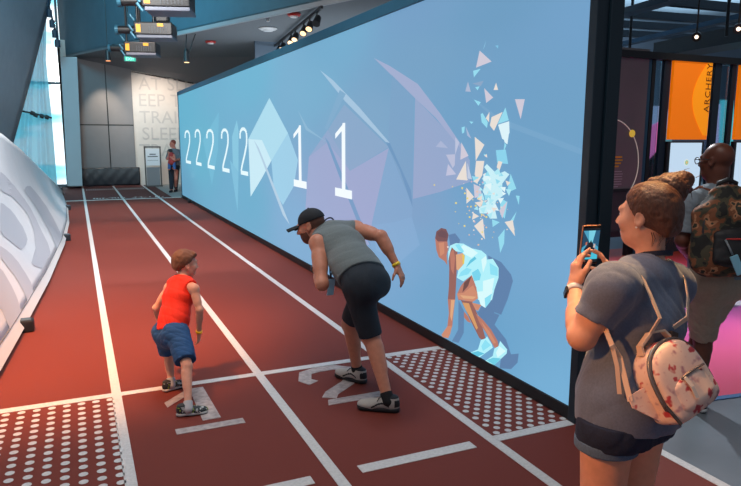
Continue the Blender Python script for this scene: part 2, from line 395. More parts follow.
# back wall, column, window
YB = 26.4
def pB(px, py, Y=YB): return ony(px, py, Y)
BW = mat('grey_wall_panel', (112, 112, 115), rough=0.7, noise=0.04, scale=3)
WW = mat('white_wall', (196, 190, 184), rough=0.8, noise=0.03, scale=5)
def wallpoly(name, pts, Y, th, m, parent=None, kind='structure'):
    return MB().prism([(p[0], Y, p[1]) for p in pts], (0, th, 0)).build(name, m, parent, kind=kind)
x0 = pB(79, 186)[0]; xm = pB(108, 120)[0]; x1 = pB(137, 186)[0]
zs = pB(108, 125)[2]; zd = pB(108, 168)[2]
wallpoly('wall_back', [(x0 - 0.4, 0), (14, 0), (14, 5.2), (x0 - 0.4, 5.2)], YB, 0.15, WW)
for a, c_, z0, z1 in ((x0, xm - .02, zd, zs - .02), (xm + .02, x1, zd, zs - .02), (x0, xm - .02, zs + .02, 5.15), (xm + .02, x1, zs + .02, 5.15)):
    wallpoly('wall_back', [(a, z0), (c_, z0), (c_, z1), (a, z1)], YB - 0.08, 0.08, BW)
wallpoly('wall_back', [(x0, zd), (x1, zd), (x1, 5.15), (x0, 5.15)], YB - 0.03, 0.03, DARK)
def padf(u, v): return (x0 + (x1 + 0.12 - x0) * u, YB - 0.10 - 0.03 * math.sin(v * 3.1) - 0.008 * math.sin(u * 40) * math.sin(v * 9 + u * 6), 0.02 + zd * v)
pad = grid_mesh(padf, 60, 12).build('crash_pad', mat('black_vinyl', (26, 32, 40), rough=0.5, bump=0.3, bscale=8), None, True)
pad.modifiers.new('Solidify', 'SOLIDIFY').thickness = 0.04
tag(pad, 'black vinyl crash pad along the foot of the grey end wall panels', 'pad')
col = MB().prism([pB(60.5, 57, 25.2), pB(77, 57, 25.2), pB(82.5, 186, 25.2), pB(67.5, 186, 25.2)], (0, 0.9, 0)).build('column', mat('pale_blue_column', (142, 158, 166), rough=0.6), kind='structure')
GREYT = mat('grey_lettering', (176, 172, 169), rough=0.8)
wt = bpy.data.objects.new('wall_lettering', None)
for line, (px, py) in zip(('AT SLEEP', 'EEP TRAIN', 'TRAIN EAT', 'SLEEP TRAIN', 'TRAIN'), ((138.5, 89.5), (138.0, 106), (139.5, 123), (142, 139.5), (139.5, 156))):
    me = text_mesh(line, 0.66, pB(px, py, YB - 0.012), (1, 0, 0), (0, 0, 1), 0.01)
    link('wall_lettering', me, GREYT, kind='structure')
bpy.data.objects.remove(wt)
# window wall left of the column: frame, glass, sky beyond
xl, xr = -7.0, pB(62, 100)[0]
wf = MB()
for x in (xl, -2.6, xr): wf.box((x, YB + 0.05, 4.5), (0.08, 0.1, 9))
for z in (0.05, pB(50, 83)[2], 6.6, 9): wf.box(((xl + xr) / 2, YB + 0.05, z), (xr - xl, 0.1, 0.09))
win = wf.build('window_1', mat('window_frame_grey', (70, 84, 94), rough=0.5), kind='structure')
gm = mat('window_glass', (235, 245, 250), rough=0.02, trans=1.0)
gl = MB().box(((xl + xr) / 2, YB + 0.06, 4.5), (xr - xl, 0.012, 8.9)).build('glass', gm, win, kind='structure')
sm = bpy.data.materials.new('bright_sky'); sm.use_nodes = True; nt = sm.node_tree
bs = nt.nodes['Principled BSDF']; bs.inputs['Base Color'].default_value = (0, 0, 0, 1)
tc = nt.nodes.new('ShaderNodeTexCoord'); nz_ = nt.nodes.new('ShaderNodeTexNoise'); nz_.inputs['Scale'].default_value = 0.55
mp = nt.nodes.new('ShaderNodeMapping'); mp.inputs['Scale'].default_value = (0.5, 1, 2.2); rp = nt.nodes.new('ShaderNodeValToRGB')
rp.color_ramp.elements[0].position = 0.36; rp.color_ramp.elements[0].color = (0.28, 0.80, 0.95, 1); rp.color_ramp.elements[1].position = 0.5; rp.color_ramp.elements[1].color = (1, 1, 1, 1)
nt.links.new(tc.outputs['Object'], mp.inputs['Vector']); nt.links.new(mp.outputs['Vector'], nz_.inputs['Vector']); nt.links.new(nz_.outputs['Fac'], rp.inputs['Fac'])
nt.links.new(rp.outputs['Color'], bs.inputs['Emission Color']); bs.inputs['Emission Strength'].default_value = 1.7
MB().prism([(-14, 36, -3), (8, 36, -3), (8, 36, 18), (-14, 36, 18)], (0, 0.05, 0)).build('sky', sm, kind='structure')

# ceiling: low grey ceiling with an oblique front edge, tall blue face over it, sloped end over the back wall
ZC = 4.6
CEIL = mat('grey_ceiling', (104, 110, 116), rough=0.85, noise=0.05, scale=60)
BLUEF = mat('blue_lit_bulkhead', (62, 92, 106), rough=0.75, noise=0.06, scale=2.5)  # part of the blue wash light is put into the wall colour
e0 = onz(61, 58.5, ZC); e1 = onz(340, 0, ZC); ed = nrm(e1 - e0); e2 = e0 + ed * 34
r0 = onz(285, 57, ZC)
MB().prism([e0, e2, (9.0, e2[1], ZC), (9.0, r0[1], ZC), (r0[0], r0[1], ZC)], (0, 0, 0.1)).build('ceiling', CEIL, kind='structure')
gA = pB(60, 58); gB = pB(240, 93.3)
gus = MB(); gus.add([gA, gB, (9, gB[1], 3.2), (9, r0[1], ZC), (r0[0], r0[1], ZC), e0 + ed * 0.3], [(0, 1, 2, 3, 4, 5)])
go = gus.build('ceiling', mat('grey_sloped_ceiling', (116, 116, 120), rough=0.85), kind='structure'); go.modifiers.new('Solidify', 'SOLIDIFY').thickness = 0.05
nb = np.array([ed[1], -ed[0], 0.0]); nb = nb if nb[1] > 0 else -nb
MB().prism([e0 + ZU * 0.07, e2 + ZU * 0.07, e2 + ZU * 4.4, e0 + ZU * 4.4], nb * 0.1).build('wall_atrium', BLUEF, kind='structure')
MB().beam(e0 + ed * 8 - nb * 0.02, e2 - nb * 0.02, 0.06, 0.10).build('trim_1', mat('grey_trim', (140, 142, 146), rough=0.5), kind='structure')
MB().box((0, 12, 9.0), (22, 34, 0.1)).build('ceiling', mat('dark_roof', (40, 46, 54), rough=0.8), kind='structure')
# big dark leaning wall high on the left and the strip of grey below it
def lw(u, v):
    pts = [at(10, 156, 19.0), at(30, 84, 20.0), at(52, -2, 21), at(78, -95, 22)]
    k = v * 3; i = min(int(k), 2); r = pts[i] * (1 - (k - i)) + pts[i + 1] * (k - i)
    l = at(-160, 175 - 300 * v, 7.5)
    m_ = (l + r) / 2 + np.array([-0.9, 0.3, 0])
    return l * (1 - u) ** 2 + 2 * u * (1 - u) * m_ + r * u * u
lo_ = grid_mesh(lw, 24, 18).build('wall_left', mat('dark_grey_leaning_wall', (138, 146, 156), rough=0.6, noise=0.04, scale=4), None, True, kind='structure'); lo_.modifiers.new('Solidify', 'SOLIDIFY').thickness = 0.06

# gallery ceiling and back of the gallery
GC = mat('blue_grey_open_ceiling', (110, 130, 144), rough=0.85, noise=0.04, scale=4)
MB().prism([(9.0, 2, 5.6), (30, 2, 5.6), (30, 26, 5.6), (9.0, 26, 5.6)], (0, 0, 0.1)).build('ceiling', GC, kind='structure')
MB().prism([(5, 19.5, 0), (30, 19.5, 0), (30, 19.5, 5.6), (5, 19.5, 5.6)], (0, 0.1, 0)).build('wall_gallery', mat('grey_blue_gallery_wall', (96, 112, 128), rough=0.8), kind='structure')

# ================================================================== PROJECTION WALL
SCOL = [(182, 110, (98, 178, 206)), (182, 190, (100, 160, 192)), (250, 75, (108, 182, 212)), (250, 200, (108, 176, 208)), (200, 150, (102, 180, 206)), (340, 40, (112, 172, 206)), (420, 8, (112, 156, 196)), (500, 10, (104, 154, 192)),
        (588, 10, (112, 160, 202)), (588, 120, (108, 160, 198)), (590, 250, (118, 172, 214)), (570, 395, (118, 178, 218)), (480, 330, (102, 162, 204)), (500, 110, (106, 158, 198)), (420, 60, (114, 160, 196)),
        (400, 200, (128, 160, 200)), (345, 210, (150, 165, 205)), (300, 225, (130, 176, 214)), (310, 90, (118, 176, 208)), (440, 290, (110, 164, 204)), (520, 200, (104, 160, 202)), (370, 120, (124, 166, 200)), (400, 260, (126, 170, 212))]
_sp = [(onx(a, b_, XW)[1:], np.array(lin(np.array(c) * .86 + np.array((120, 158, 186)) * .14))) for a, b_, c in SCOL]
_sy_ = np.array([[p[0] * 0.35, p[1]] for p, _ in _sp]); _sc = np.array([c for _, c in _sp])
def screen_rgb(y, z):
    d = ((_sy_ - np.array([y * 0.35, z])) ** 2).sum(1) + 0.03; w_ = 1 / d ** 1.6
    return (w_[:, None] * _sc).sum(0) / w_.sum()
def colour_mesh(me, cols):
    a = me.color_attributes.new('Col', 'FLOAT_COLOR', 'POINT'); buf = np.ones((len(me.vertices), 4)); buf[:, :3] = cols; a.data.foreach_set('color', buf.ravel())
pw = thing('projection_wall', 'long blue projection wall beside the track showing a crouched runner and numerals', 'projection wall', (XW + 0.1, 11.5, 0))
ny_, nz2 = 110, 26; ZT = 3.03
g = grid_mesh(lambda u, v: (XW, YN + 0.02 + (YF - YN - 0.02) * u, 0.095 + (ZT - 0.095) * v), ny_, nz2)
me = g.mesh('screen_surface'); colour_mesh(me, np.array([screen_rgb(v[1], v[2]) for v in g.v])); link('screen_surface', me, IMG, pw)
FR = mat('dark_teal_frame', (12, 34, 46), rough=0.45)
FRT = mat('teal_top_edge', (30, 84, 108), rough=0.5)
MB().box((XW + 0.115, (YN + YF) / 2, 1.56), (0.19, YF - YN + 0.06, 2.98)).build('wall_core', FR, pw)
MB().box((XW + 0.06, (YN + YF) / 2, 0.0475), (0.14, YF - YN + 0.1, 0.095), bev=0.008).build('base_rail', DARK, pw)
MB().box((XW + 0.08, (YN + YF) / 2, 3.085), (0.2, YF - YN + 0.1, 0.11), bev=0.006).build('top_rail', FRT, pw)
MB().box((XW + 0.03, YN - 0.015, 1.57), (0.09, 0.07, 3.14), bev=0.006).build('end_post', mat('edge_post_black', (18, 36, 48), rough=0.45), pw)
MB().box((XW + 0.125, YN - 0.02, 1.57), (0.10, 0.10, 3.14), bev=0.004).build('end_panel', FR, pw)
MB().box((XW + 0.03, YF + 0.01, 1.57), (0.09, 0.06, 3.14)).build('end_post', FRT, pw)
for yy in (18.8,):
    MB().box((XW - 0.03, yy, 0.05), (0.1, 0.14, 0.09), bev=0.01).build('floor_bracket', DARK, pw)
_lay = [0]
def shape(name, polys, parent=pw, step=True):
    """flat projected shapes: (pixel outline in the photograph, sRGB colour, opacity over the blue); each lies on the screen plane"""
    b = MB(); cols = []
    for poly, c, a in polys:
        _lay[0] += 1; off = 0.0012 + 0.00006 * _lay[0]
        vs = [onx(px, py, XW) for px, py in poly]; vs = [(XW - off, v[1], min(max(v[2], 0.1), 3.02)) for v in vs]
        n = np.zeros(3)
        for i in range(len(vs)): n += np.cross(vs[i], vs[(i + 1) % len(vs)])
        b.add(vs, [tuple(range(len(vs))) if n[0] < 0 else tuple(range(len(vs) - 1, -1, -1))])
        cols += [np.array(lin(c)) * a + screen_rgb(v[1], v[2]) * (1 - a) for v in vs]
    me = b.mesh(name); colour_mesh(me, np.array(cols)); return link(name, me, IMG, parent)
PUR, LCY, GRB = (174, 170, 208), (184, 230, 244), (146, 168, 200)
shape('projected_facet', [([(269.4, 97.9), (248.4, 139), (253.5, 153), (262, 150), (271.4, 160.7), (288, 133)], (182, 228, 243), .8)])
shape('projected_facet', [([(248.4, 139), (250.7, 196.7), (262, 178), (271.4, 160.7), (262, 140)], (206, 238, 248), .92)])
shape('projected_facet', [([(271.4, 160.7), (288, 133), (298, 160), (294, 186), (283, 205), (274, 190)], (168, 218, 240), .7)])
shape('projected_facet', [([(236.9, 120), (232, 137), (233, 165), (238.6, 172), (238.6, 130)], (150, 214, 234), .55), ([(238.6, 172), (230, 160), (237.7, 212)], (140, 205, 230), .5)])
shape('projected_facet', [([(219, 112), (203, 140), (212, 185), (218, 150)], (128, 200, 224), .35)])
shape('projected_facet', [([(327.8, 142), (309, 157), (305.6, 208), (312, 230), (322, 245), (369, 245), (372, 223), (388.9, 148), (350, 171)], PUR, .58)])
shape('projected_facet', [([(344.4, 104.4), (327.8, 130), (334, 145), (350, 171), (388.9, 147)], GRB, .55)])
shape('projected_facet', [([(327.8, 130), (309, 157), (327.8, 142), (350, 171), (340, 150)], (160, 168, 204), .5)])
shape('projected_facet', [([(415.3, 98), (413, 199), (440, 192), (470, 182), (470, 160), (457, 141)], (172, 172, 206), .5)])
shape('projected_facet', [([(374, 58), (390, 66), (418, 84), (440, 113), (463, 147), (469, 158), (455, 141), (436, 118), (414, 97)], (180, 178, 210), .62)])
shape('projected_facet', [([(388.9, 148), (372, 223), (380, 245), (412, 218), (413, 205)], (132, 168, 206), .6), ([(414, 97), (392, 75), (388, 146), (412, 205)], (124, 160, 196), .5)])
shape('projected_streak', [([(320, 70), (333, 80), (360, 108), (390, 143), (386, 142), (345, 101)], (178, 206, 228), .7), ([(390, 143), (386, 142), (400, 170), (413, 208), (411, 190)], (96, 140, 184), .6),
                           ([(325, 137), (329, 142), (345, 180), (364, 228), (372, 248), (360, 228), (340, 178)], (112, 150, 192), .65), ([(298, 110), (306, 130), (327, 142), (308, 128)], (150, 190, 215), .6),
                           ([(254, 140), (262, 160), (283, 215), (290, 225), (276, 190), (259, 148)], (205, 225, 238), .6), ([(340, 90), (346, 94), (327, 130), (325, 128)], (140, 176, 206), .3)])
shape('projected_facet', [([(470, 96), (500, 118), (585, 150), (585, 156), (500, 124)], (128, 172, 206), .4), ([(374, 225), (395, 222), (412, 217), (420, 245), (400, 262), (376, 250)], (138, 176, 214), .5)])
WHITE = (240, 250, 253)
def strokes(name, quads, c=WHITE, a=.95): shape(name, [(q, c, a) for q in quads])
# numerals: each from the left/right/top/bottom of its place on the screen, drawn as strokes in screen metres
def numeral(kind, l, r, t, b_, slope_t, slope_b):
    pl = onx(l, (t + b_) / 2, XW); pr = onx(r, (t + b_) / 2, XW); zt = onx(r, t, XW)[2]; zb = onx(r, b_, XW)[2]; y0, y1 = pl[1], pr[1]
    def q(u, v): return (XW, y0 + (y1 - y0) * u, zb + (zt - zb) * v)
    b = MB(); _lay[0] += 20; off = 0.0012 + 0.00006 * _lay[0]
    def poly(ps):
        vs = [q(*p) for p in ps]; vs = [(XW - off, v[1], v[2]) for v in vs]; b.add(vs, [tuple(range(len(vs)))]); b.add(vs, [tuple(range(len(vs) - 1, -1, -1))])
    if kind == '1':
        poly([(.02, .115), (.98, .115), (.98, 0), (.02, 0)]); poly([(.42, .11), (.62, .11), (.62, 1), (.48, 1), (.42, .93)]); poly([(.05, .86), (.05, .79), (.45, .90), (.55, 1)])
    else:
        P = [(.08, .78), (.10, .90), (.26, .97), (.5, .99), (.74, .97), (.90, .90), (.92, .78), (.88, .66), (.62, .45), (.30, .24), (.14, .12), (.12, .07)]
        tw = 0.09
        for p, s_ in zip(P[:-1], P[1:]):
            t_ = nrm([(s_[0] - p[0]), (s_[1] - p[1]) * 2.6]); n = np.array([-t_[1], t_[0] / 2.6]) * tw
            poly([(p[0] + n[0], p[1] + n[1]), (s_[0] + n[0], s_[1] + n[1]), (s_[0] - n[0], s_[1] - n[1]), (p[0] - n[0], p[1] - n[1])])
        poly([(.05, .09), (.98, .09), (.98, 0), (.05, 0)])
    me = b.mesh('projected_numeral'); colour_mesh(me, np.array([lin((226, 246, 250) if kind == '2' else (240, 248, 252))] * len(b.v))); link('projected_numeral', me, IMG, pw)
for a in (('2', 185.2, 190.6, 130.6, 164), ('2', 195.4, 201.2, 129.6, 166), ('2', 207, 214.4, 129.6, 169.5), ('2', 221.8, 229.4, 129, 172.8), ('2', 240.3, 248.2, 128, 176), ('1', 293.8, 307.2, 125, 189), ('1', 335.4, 353.2, 122.5, 199.5)):
    numeral(*a, 0, 0)
# the crouched runner of the film, drawn in flat facets
def sc(pts, ox, oy, s): return [(ox + x / s, oy + y / s) for x, y in pts]
A_ = lambda p: sc(p, 430, 220, 6.08)
B_ = lambda p: sc(p, 430, 290, 6.08)
SHD = (92, 124, 166); SK1, SK2, SK3, SK4, SK5 = (150, 100, 92), (186, 122, 104), (206, 140, 112), (122, 84, 86), (222, 168, 128)
CL1, CL2, CL3 = (176, 240, 250), (140, 224, 244), (216, 250, 252)
run = []
run += [(A_([(120, 90), (160, 80), (190, 120), (180, 160), (130, 160)]), SHD, .9), (A_([(360, 215), (440, 255), (500, 330), (512, 370), (480, 480), (440, 575), (400, 560), (360, 600), (300, 560), (380, 400)]), SHD, .9),
        (B_([(180, 60), (215, 130), (212, 260), (180, 320), (140, 310), (178, 240)]), SHD, .8), (B_([(370, 130), (430, 150), (400, 210), (470, 300), (500, 390), (547, 385), (540, 440), (500, 480), (430, 486), (440, 400), (330, 200), (290, 130)]), SHD, .9)]
run += [(A_([(45, 70), (75, 48), (105, 55), (120, 90), (112, 130), (90, 135), (55, 130), (38, 110)]), SK4, 1), (A_([(38, 110), (55, 130), (90, 130), (112, 130), (118, 170), (108, 215), (112, 275), (96, 250), (60, 225), (45, 180)]), SK2, 1),
        (A_([(60, 140), (92, 135), (95, 200), (70, 220)]), SK3, 1), (A_([(50, 80), (75, 60), (110, 75), (108, 110), (60, 100)]), (108, 78, 84), 1)]
run += [(A_([(118, 180), (140, 160), (175, 175), (170, 280), (165, 400), (160, 486), (115, 486), (122, 400), (124, 300)]), SK1, 1), (A_([(128, 200), (150, 175), (160, 230), (150, 330), (135, 300)]), SK2, 1),
        (B_([(115, 55), (160, 55), (150, 140), (142, 225), (112, 225), (122, 140)]), SK2, 1), (B_([(135, 60), (158, 60), (140, 190), (130, 160)]), SK5, 1), (B_([(112, 220), (142, 215), (130, 265), (118, 292), (84, 290), (76, 272)]), SK3, 1)]
run += [(A_([(165, 210), (210, 200), (220, 250), (185, 310), (168, 300)]), SK5, 1), (A_([(205, 205), (218, 215), (215, 265), (206, 270)]), (232, 200, 90), 1)]
run += [(A_([(118, 190), (130, 155), (165, 140), (210, 143), (262, 172), (320, 185), (350, 210), (355, 240), (390, 235), (425, 290), (425, 350), (400, 420), (385, 486), (300, 486), (290, 420), (260, 335), (210, 372), (170, 350), (180, 305), (215, 265), (220, 215), (200, 195), (165, 190), (140, 165), (128, 200), (118, 250)]), CL1, 1)]
run += [(A_([(250, 245), (280, 222), (290, 235), (255, 262), (225, 290)]), (96, 196, 222), 1), (A_([(262, 320), (300, 295), (318, 330), (310, 365), (275, 370)]), (120, 212, 236), 1), (A_([(210, 150), (262, 172), (300, 200), (260, 230), (215, 205), (190, 170)]), CL3, 1),
        (A_([(320, 240), (350, 215), (352, 260), (330, 320)]), CL3, 1), (A_([(370, 260), (420, 290), (420, 340), (375, 330)]), CL2, 1), (A_([(330, 370), (400, 350), (385, 430), (330, 460)]), CL3, 1), (A_([(180, 345), (240, 330), (262, 300), (230, 290), (195, 315)]), CL2, 1),
        (A_([(160, 150), (185, 145), (215, 190), (205, 200), (180, 180)]), CL2, 1)]
run += [(B_([(295, 10), (390, 0), (380, 60), (345, 108), (315, 90)]), CL3, 1), (B_([(340, 50), (385, 20), (375, 70), (345, 108)]), CL2, 1)]
run += [(A_([(172, 450), (195, 400), (215, 375), (262, 335), (290, 410), (298, 470), (240, 486), (180, 486)]), SK2, 1), (A_([(215, 380), (260, 340), (240, 400), (205, 440)]), (112, 76, 74), 1), (A_([(215, 440), (270, 395), (292, 440), (290, 465), (230, 465)]), SK3, 1),
        (B_([(172, 20), (295, 10), (300, 50), (262, 75), (210, 60), (180, 50)]), SK3, 1), (B_([(190, 30), (290, 40), (270, 55), (210, 50)]), SK5, 1)]
run += [(B_([(195, 60), (265, 70), (290, 130), (320, 200), (345, 290), (325, 302), (308, 290), (262, 200), (225, 120)]), SK1, 1), (B_([(205, 75), (245, 80), (270, 150), (300, 230), (290, 240), (255, 170), (225, 120)]), (214, 156, 104), 1), (B_([(262, 75), (320, 90), (300, 125), (285, 118)]), SK3, 1),
        (B_([(215, 130), (240, 160), (258, 200), (235, 190), (215, 165)]), SK2, 1), (B_([(285, 140), (330, 180), (380, 240), (420, 310), (425, 340), (402, 352), (390, 330), (350, 260), (310, 200)]), SK2, 1), (B_([(320, 190), (370, 250), (410, 320), (395, 325), (345, 245)]), SK3, 1)]
run += [(B_([(318, 302), (345, 295), (355, 280), (385, 330), (390, 350), (310, 408), (280, 405), (255, 385), (300, 360)]), CL1, 1), (B_([(345, 300), (380, 335), (330, 370), (320, 340)]), CL2, 1), (B_([(258, 385), (300, 370), (340, 385), (300, 408)]), (96, 196, 222), 1),
        (B_([(400, 355), (425, 340), (435, 308), (478, 360), (475, 385), (400, 455), (375, 458), (345, 430), (390, 400)]), CL1, 1), (B_([(430, 340), (470, 370), (420, 410), (410, 380)]), CL3, 1), (B_([(352, 425), (395, 410), (440, 415), (400, 455)]), (110, 206, 228), 1)]
shape('projected_runner', run)
# burst of shards over the runner
K3 = lambda p: sc(p, 440, 40, 4.86)
K4 = lambda p: sc(p, 430, 130, 4.86)
PK, CY, CR, WT = (212, 204, 216), (150, 222, 240), (238, 226, 214), (226, 248, 252)
sh = [(K3([(200, 52), (258, 105), (182, 135)]), PK), (K3([(168, 150), (205, 140), (172, 182)]), CY), (K3([(143, 202), (157, 252), (130, 250)]), (176, 186, 210)), (K3([(165, 212), (220, 198), (205, 225)]), (140, 166, 196)), (K3([(178, 230), (200, 225), (190, 245)]), CY),
      (K3([(280, 208), (290, 243), (268, 243)]), CR), (K3([(222, 234), (266, 280), (232, 306)]), PK), (K3([(172, 290), (206, 302), (194, 320)]), CY), (K3([(372, 288), (420, 288), (400, 385)]), PK), (K3([(205, 360), (215, 355), (240, 400), (236, 428), (210, 400)]), CY),
      (K3([(248, 350), (230, 380), (246, 400)]), CR), (K3([(258, 375), (312, 350), (285, 410), (270, 442), (250, 415)]), CR), (K3([(326, 328), (342, 390), (288, 408)]), CY), (K3([(290, 412), (344, 395), (346, 450), (328, 490), (310, 480)]), WT),
      (K3([(112, 425), (128, 420), (125, 450), (115, 455)]), CY), (K3([(132, 420), (160, 480), (140, 465)]), (170, 186, 214)), (K3([(216, 50), (232, 0), (226, 30)]), (140, 196, 224)), (K3([(276, 28), (292, 26), (290, 42)]), (128, 196, 226)), (K3([(150, 395), (170, 398), (160, 408)]), CY),
      (K4([(225, 33), (272, 72), (230, 150)]), CR), (K4([(328, 98), (376, 95), (388, 165), (335, 160)]), (140, 214, 238)), (K4([(340, 150), (360, 155), (345, 200), (332, 180)]), CR), (K4([(400, 212), (428, 285), (382, 305)]), CY), (K4([(425, 318), (444, 320), (440, 365)]), CY), (K4([(130, 35), (150, 60), (130, 120)]), (190, 196, 220)),
      (K4([(160, 60), (195, 125), (155, 145)]), PK), (K4([(85, 120), (130, 118), (128, 170), (118, 185)]), (190, 192, 216)), (K4([(95, 165), (135, 215), (85, 222)]), (196, 196, 220)), (K4([(60, 52), (95, 88), (35, 82)]), (172, 182, 212)), (K4([(182, 150), (188, 245), (135, 240)]), CR), (K4([(190, 160), (212, 240), (190, 235)]), (196, 206, 226)),
      (K4([(232, 150), (272, 150), (262, 220), (240, 255), (225, 215)]), CR), (K4([(185, 280), (222, 325), (185, 358)]), CR), (K4([(220, 262), (250, 275), (262, 320), (225, 330)]), PK), (K4([(225, 352), (290, 340), (250, 375)]), CR), (K4([(350, 330), (385, 350), (372, 430), (350, 410)]), CY), (K4([(385, 345), (360, 430), (345, 390)]), PK),
      (K4([(430, 395), (415, 440), (400, 440)]), CY), (K4([(375, 445), (410, 440), (420, 486), (410, 486)]), CR), (K4([(265, 430), (272, 486), (240, 486), (225, 465)]), CR), (K4([(350, 0), (395, 0), (385, 70), (372, 60)]), WT), (K4([(372, 60), (380, 75), (365, 110)]), CY), (A_([(278, 35), (330, 0), (345, 118)]), CR), (A_([(465, 12), (515, 0), (528, 98)]), CR), (A_([(465, 55), (462, 140), (438, 200), (425, 105)]), CY)]
random.seed(11)
core = K4([(285, 165), (335, 215), (372, 200), (395, 215), (360, 260), (362, 320), (330, 345), (322, 375), (335, 430), (300, 430), (285, 405), (250, 405), (245, 380), (290, 345), (265, 300), (275, 260), (262, 235), (290, 205), (272, 180)])
sh.append((core, (206, 244, 250)))
cen = np.mean(core, 0)
for i in range(46):
    c_ = cen + np.array([random.gauss(0, 8.5), random.gauss(0, 15)]); r_ = random.uniform(1.2, 4.6); a0 = random.uniform(0, 6.28)
    sh.append(([(c_[0] + r_ * math.cos(a0 + k * 2.1 + random.uniform(-.4, .4)), c_[1] + r_ * math.sin(a0 + k * 2.1)) for k in range(3)], random.choice((CY, WT, (232, 252, 253), CR, (178, 236, 246)))))
for i in range(52):
    c_ = np.array([478 + random.gauss(0, 14), 212 + random.gauss(0, 20)]); r_ = random.uniform(0.5, 1.25); a0 = random.uniform(0, 6.28)
    sh.append(([(c_[0] + r_ * math.cos(a0 + k * 1.57), c_[1] + r_ * math.sin(a0 + k * 1.57)) for k in range(4)], random.choice(((236, 214, 110), (240, 220, 120), (236, 196, 160), (210, 176, 190), CR))))
shape('projected_shard_burst', [(p, c, .92) for p, c in sh])

# ================================================================== LEFT: lettered white panel, curtain, lights
base_pts = [np.array(p) for p in ((-1.3, 0.5, .05), (-0.98, 2.6, .05), (-0.76, 4.3, .05), (-.64, 5.57, .05), (-.555, 6.7, .05), (-.40, 9.0, .05), (-.26, 12.0, .05), (-.21, 15.0, .05), (-.26, 18.1, .05), (-.38, 21.2, .05), (-.50, 23.6, .05))]
_tp = [(-330, -60, 3.0), (-190, 15, 4.6), (-110, 65, 6.2), (-60, 97, 7.6), (-24, 120, 9.0), (2, 134, 10.6), (20, 148.5, 13.2), (36, 164, 16.2), (50, 178, 19.0), (60, 188, 21.6), (65.5, 195.5, 23.7)]
top_pts = [ony(*t) for t in _tp]
def pan(u, v, lift=0.0):
    k = u * (len(base_pts) - 1); i = min(int(k), len(base_pts) - 2); f = k - i
    b_ = base_pts[i] * (1 - f) + base_pts[i + 1] * f; t_ = top_pts[i] * (1 - f) + top_pts[i + 1] * f
    p = b_ * (1 - v) + t_ * v
    bow = 0.10 * math.sin(math.pi * v) * np.linalg.norm(t_ - b_) * 0.5
    n = nrm(np.cross(np.array([-0.02, 1, 0]), t_ - b_)); n = n if n[0] > 0 else -n
    return p - n * bow + n * lift
pn = thing('lettered_panel', 'long white fabric panel with big grey letters leaning along the left of the track', 'panel', (-0.45, 12, 0))
po = grid_mesh(lambda u, v: pan(u, 0.05 + 0.95 * v), 70, 24).build('panel_sheet', mat('white_tension_fabric', (204, 208, 214), rough=0.55, noise=0.03, scale=3), pn, True)
po.modifiers.new('Solidify', 'SOLIDIFY').thickness = 0.03
grid_mesh(lambda u, v: pan(u, 0.05 * v, 0.002), 70, 3).build('hem', mat('white_hem', (214, 212, 212), rough=0.5), pn, True)
sg = MB()
for i in range(60): sg.beam(pan(i / 60, .052, .003), pan((i + 1) / 60, .052, .003), 0.012, 0.006)
sg.build('seam', mat('grey_seam', (110, 110, 114), rough=0.7), pn)
# letters: found on the sheet by nearest search so that they stay on its curve
_U = np.linspace(0, 1, 700); _V = np.linspace(0.05, 1, 220)
_G = np.array([[pan(u, v) for v in _V] for u in _U]); _d = _G - CAM
_gx = 370.5 + FPX * (_d @ RT) / (_d @ FW); _gy = 243 - FPX * (_d @ UP) / (_d @ FW)
def panuv(px, py):
    k = np.argmin((_gx - px) ** 2 + (_gy - py) ** 2); return _U[k // len(_V)], _V[k % len(_V)]
LET = mat('grey_panel_lettering', (172, 176, 186), rough=0.6)
def letter(polys):
    b = MB()
    for poly in polys:
        m_ = len(poly); sm2 = []
        for i in range(m_):
            q0, q1, q2, q3 = [np.array(poly[(i + k) % m_], float) for k in (-1, 0, 1, 2)]
            for t in (0, .33, .67): sm2.append(q1 + .30 * t * (1 - t) * ((q2 - q0) * (1 - t) - (q3 - q1) * t) + (q2 - q1) * t)
        uv = []
        for p in sm2:
            q_ = panuv(*p)
            if not uv or (abs(q_[0] - uv[-1][0]) + abs(q_[1] - uv[-1][1])) > 1e-6: uv.append(q_)
        bm = bmesh.new()
        f = bm.faces.new([bm.verts.new((u, v, 0)) for u, v in uv])
        bmesh.ops.triangulate(bm, faces=[f])
        for _ in range(2): bmesh.ops.subdivide_edges(bm, edges=list(bm.edges), cuts=1, use_grid_fill=True)
        bmesh.ops.triangulate(bm, faces=list(bm.faces))
        bm.verts.index_update(); n = [pan(min(max(v.co.x, 0), 1), min(max(v.co.y, 0), 1), 0.006) for v in bm.verts]
        b.add(n, [tuple(v.index for v in f.verts) for f in bm.faces]); bm.free()
    return b.build('letter', LET, pn)
LETTERS = [
  [[(0, 172), (14, 186), (30, 208), (44, 236), (50, 252), (41, 268), (31, 263), (35, 248), (33, 230), (27, 214), (12, 197), (0, 190)]],
  [[(0, 203), (10, 210), (22, 226), (27, 240), (21, 250), (8, 240), (0, 232)]],
  [[(-12, 260), (2, 271), (16, 297), (22, 318), (12, 333), (2, 312), (-12, 290)], [(0, 246), (18, 262), (36, 294), (30, 304), (14, 276), (0, 258)]],
  [[(30, 186), (46, 206), (60, 232), (63, 244), (58, 250), (50, 234), (36, 208), (24, 190)]],
]
for L in LETTERS: letter(L)
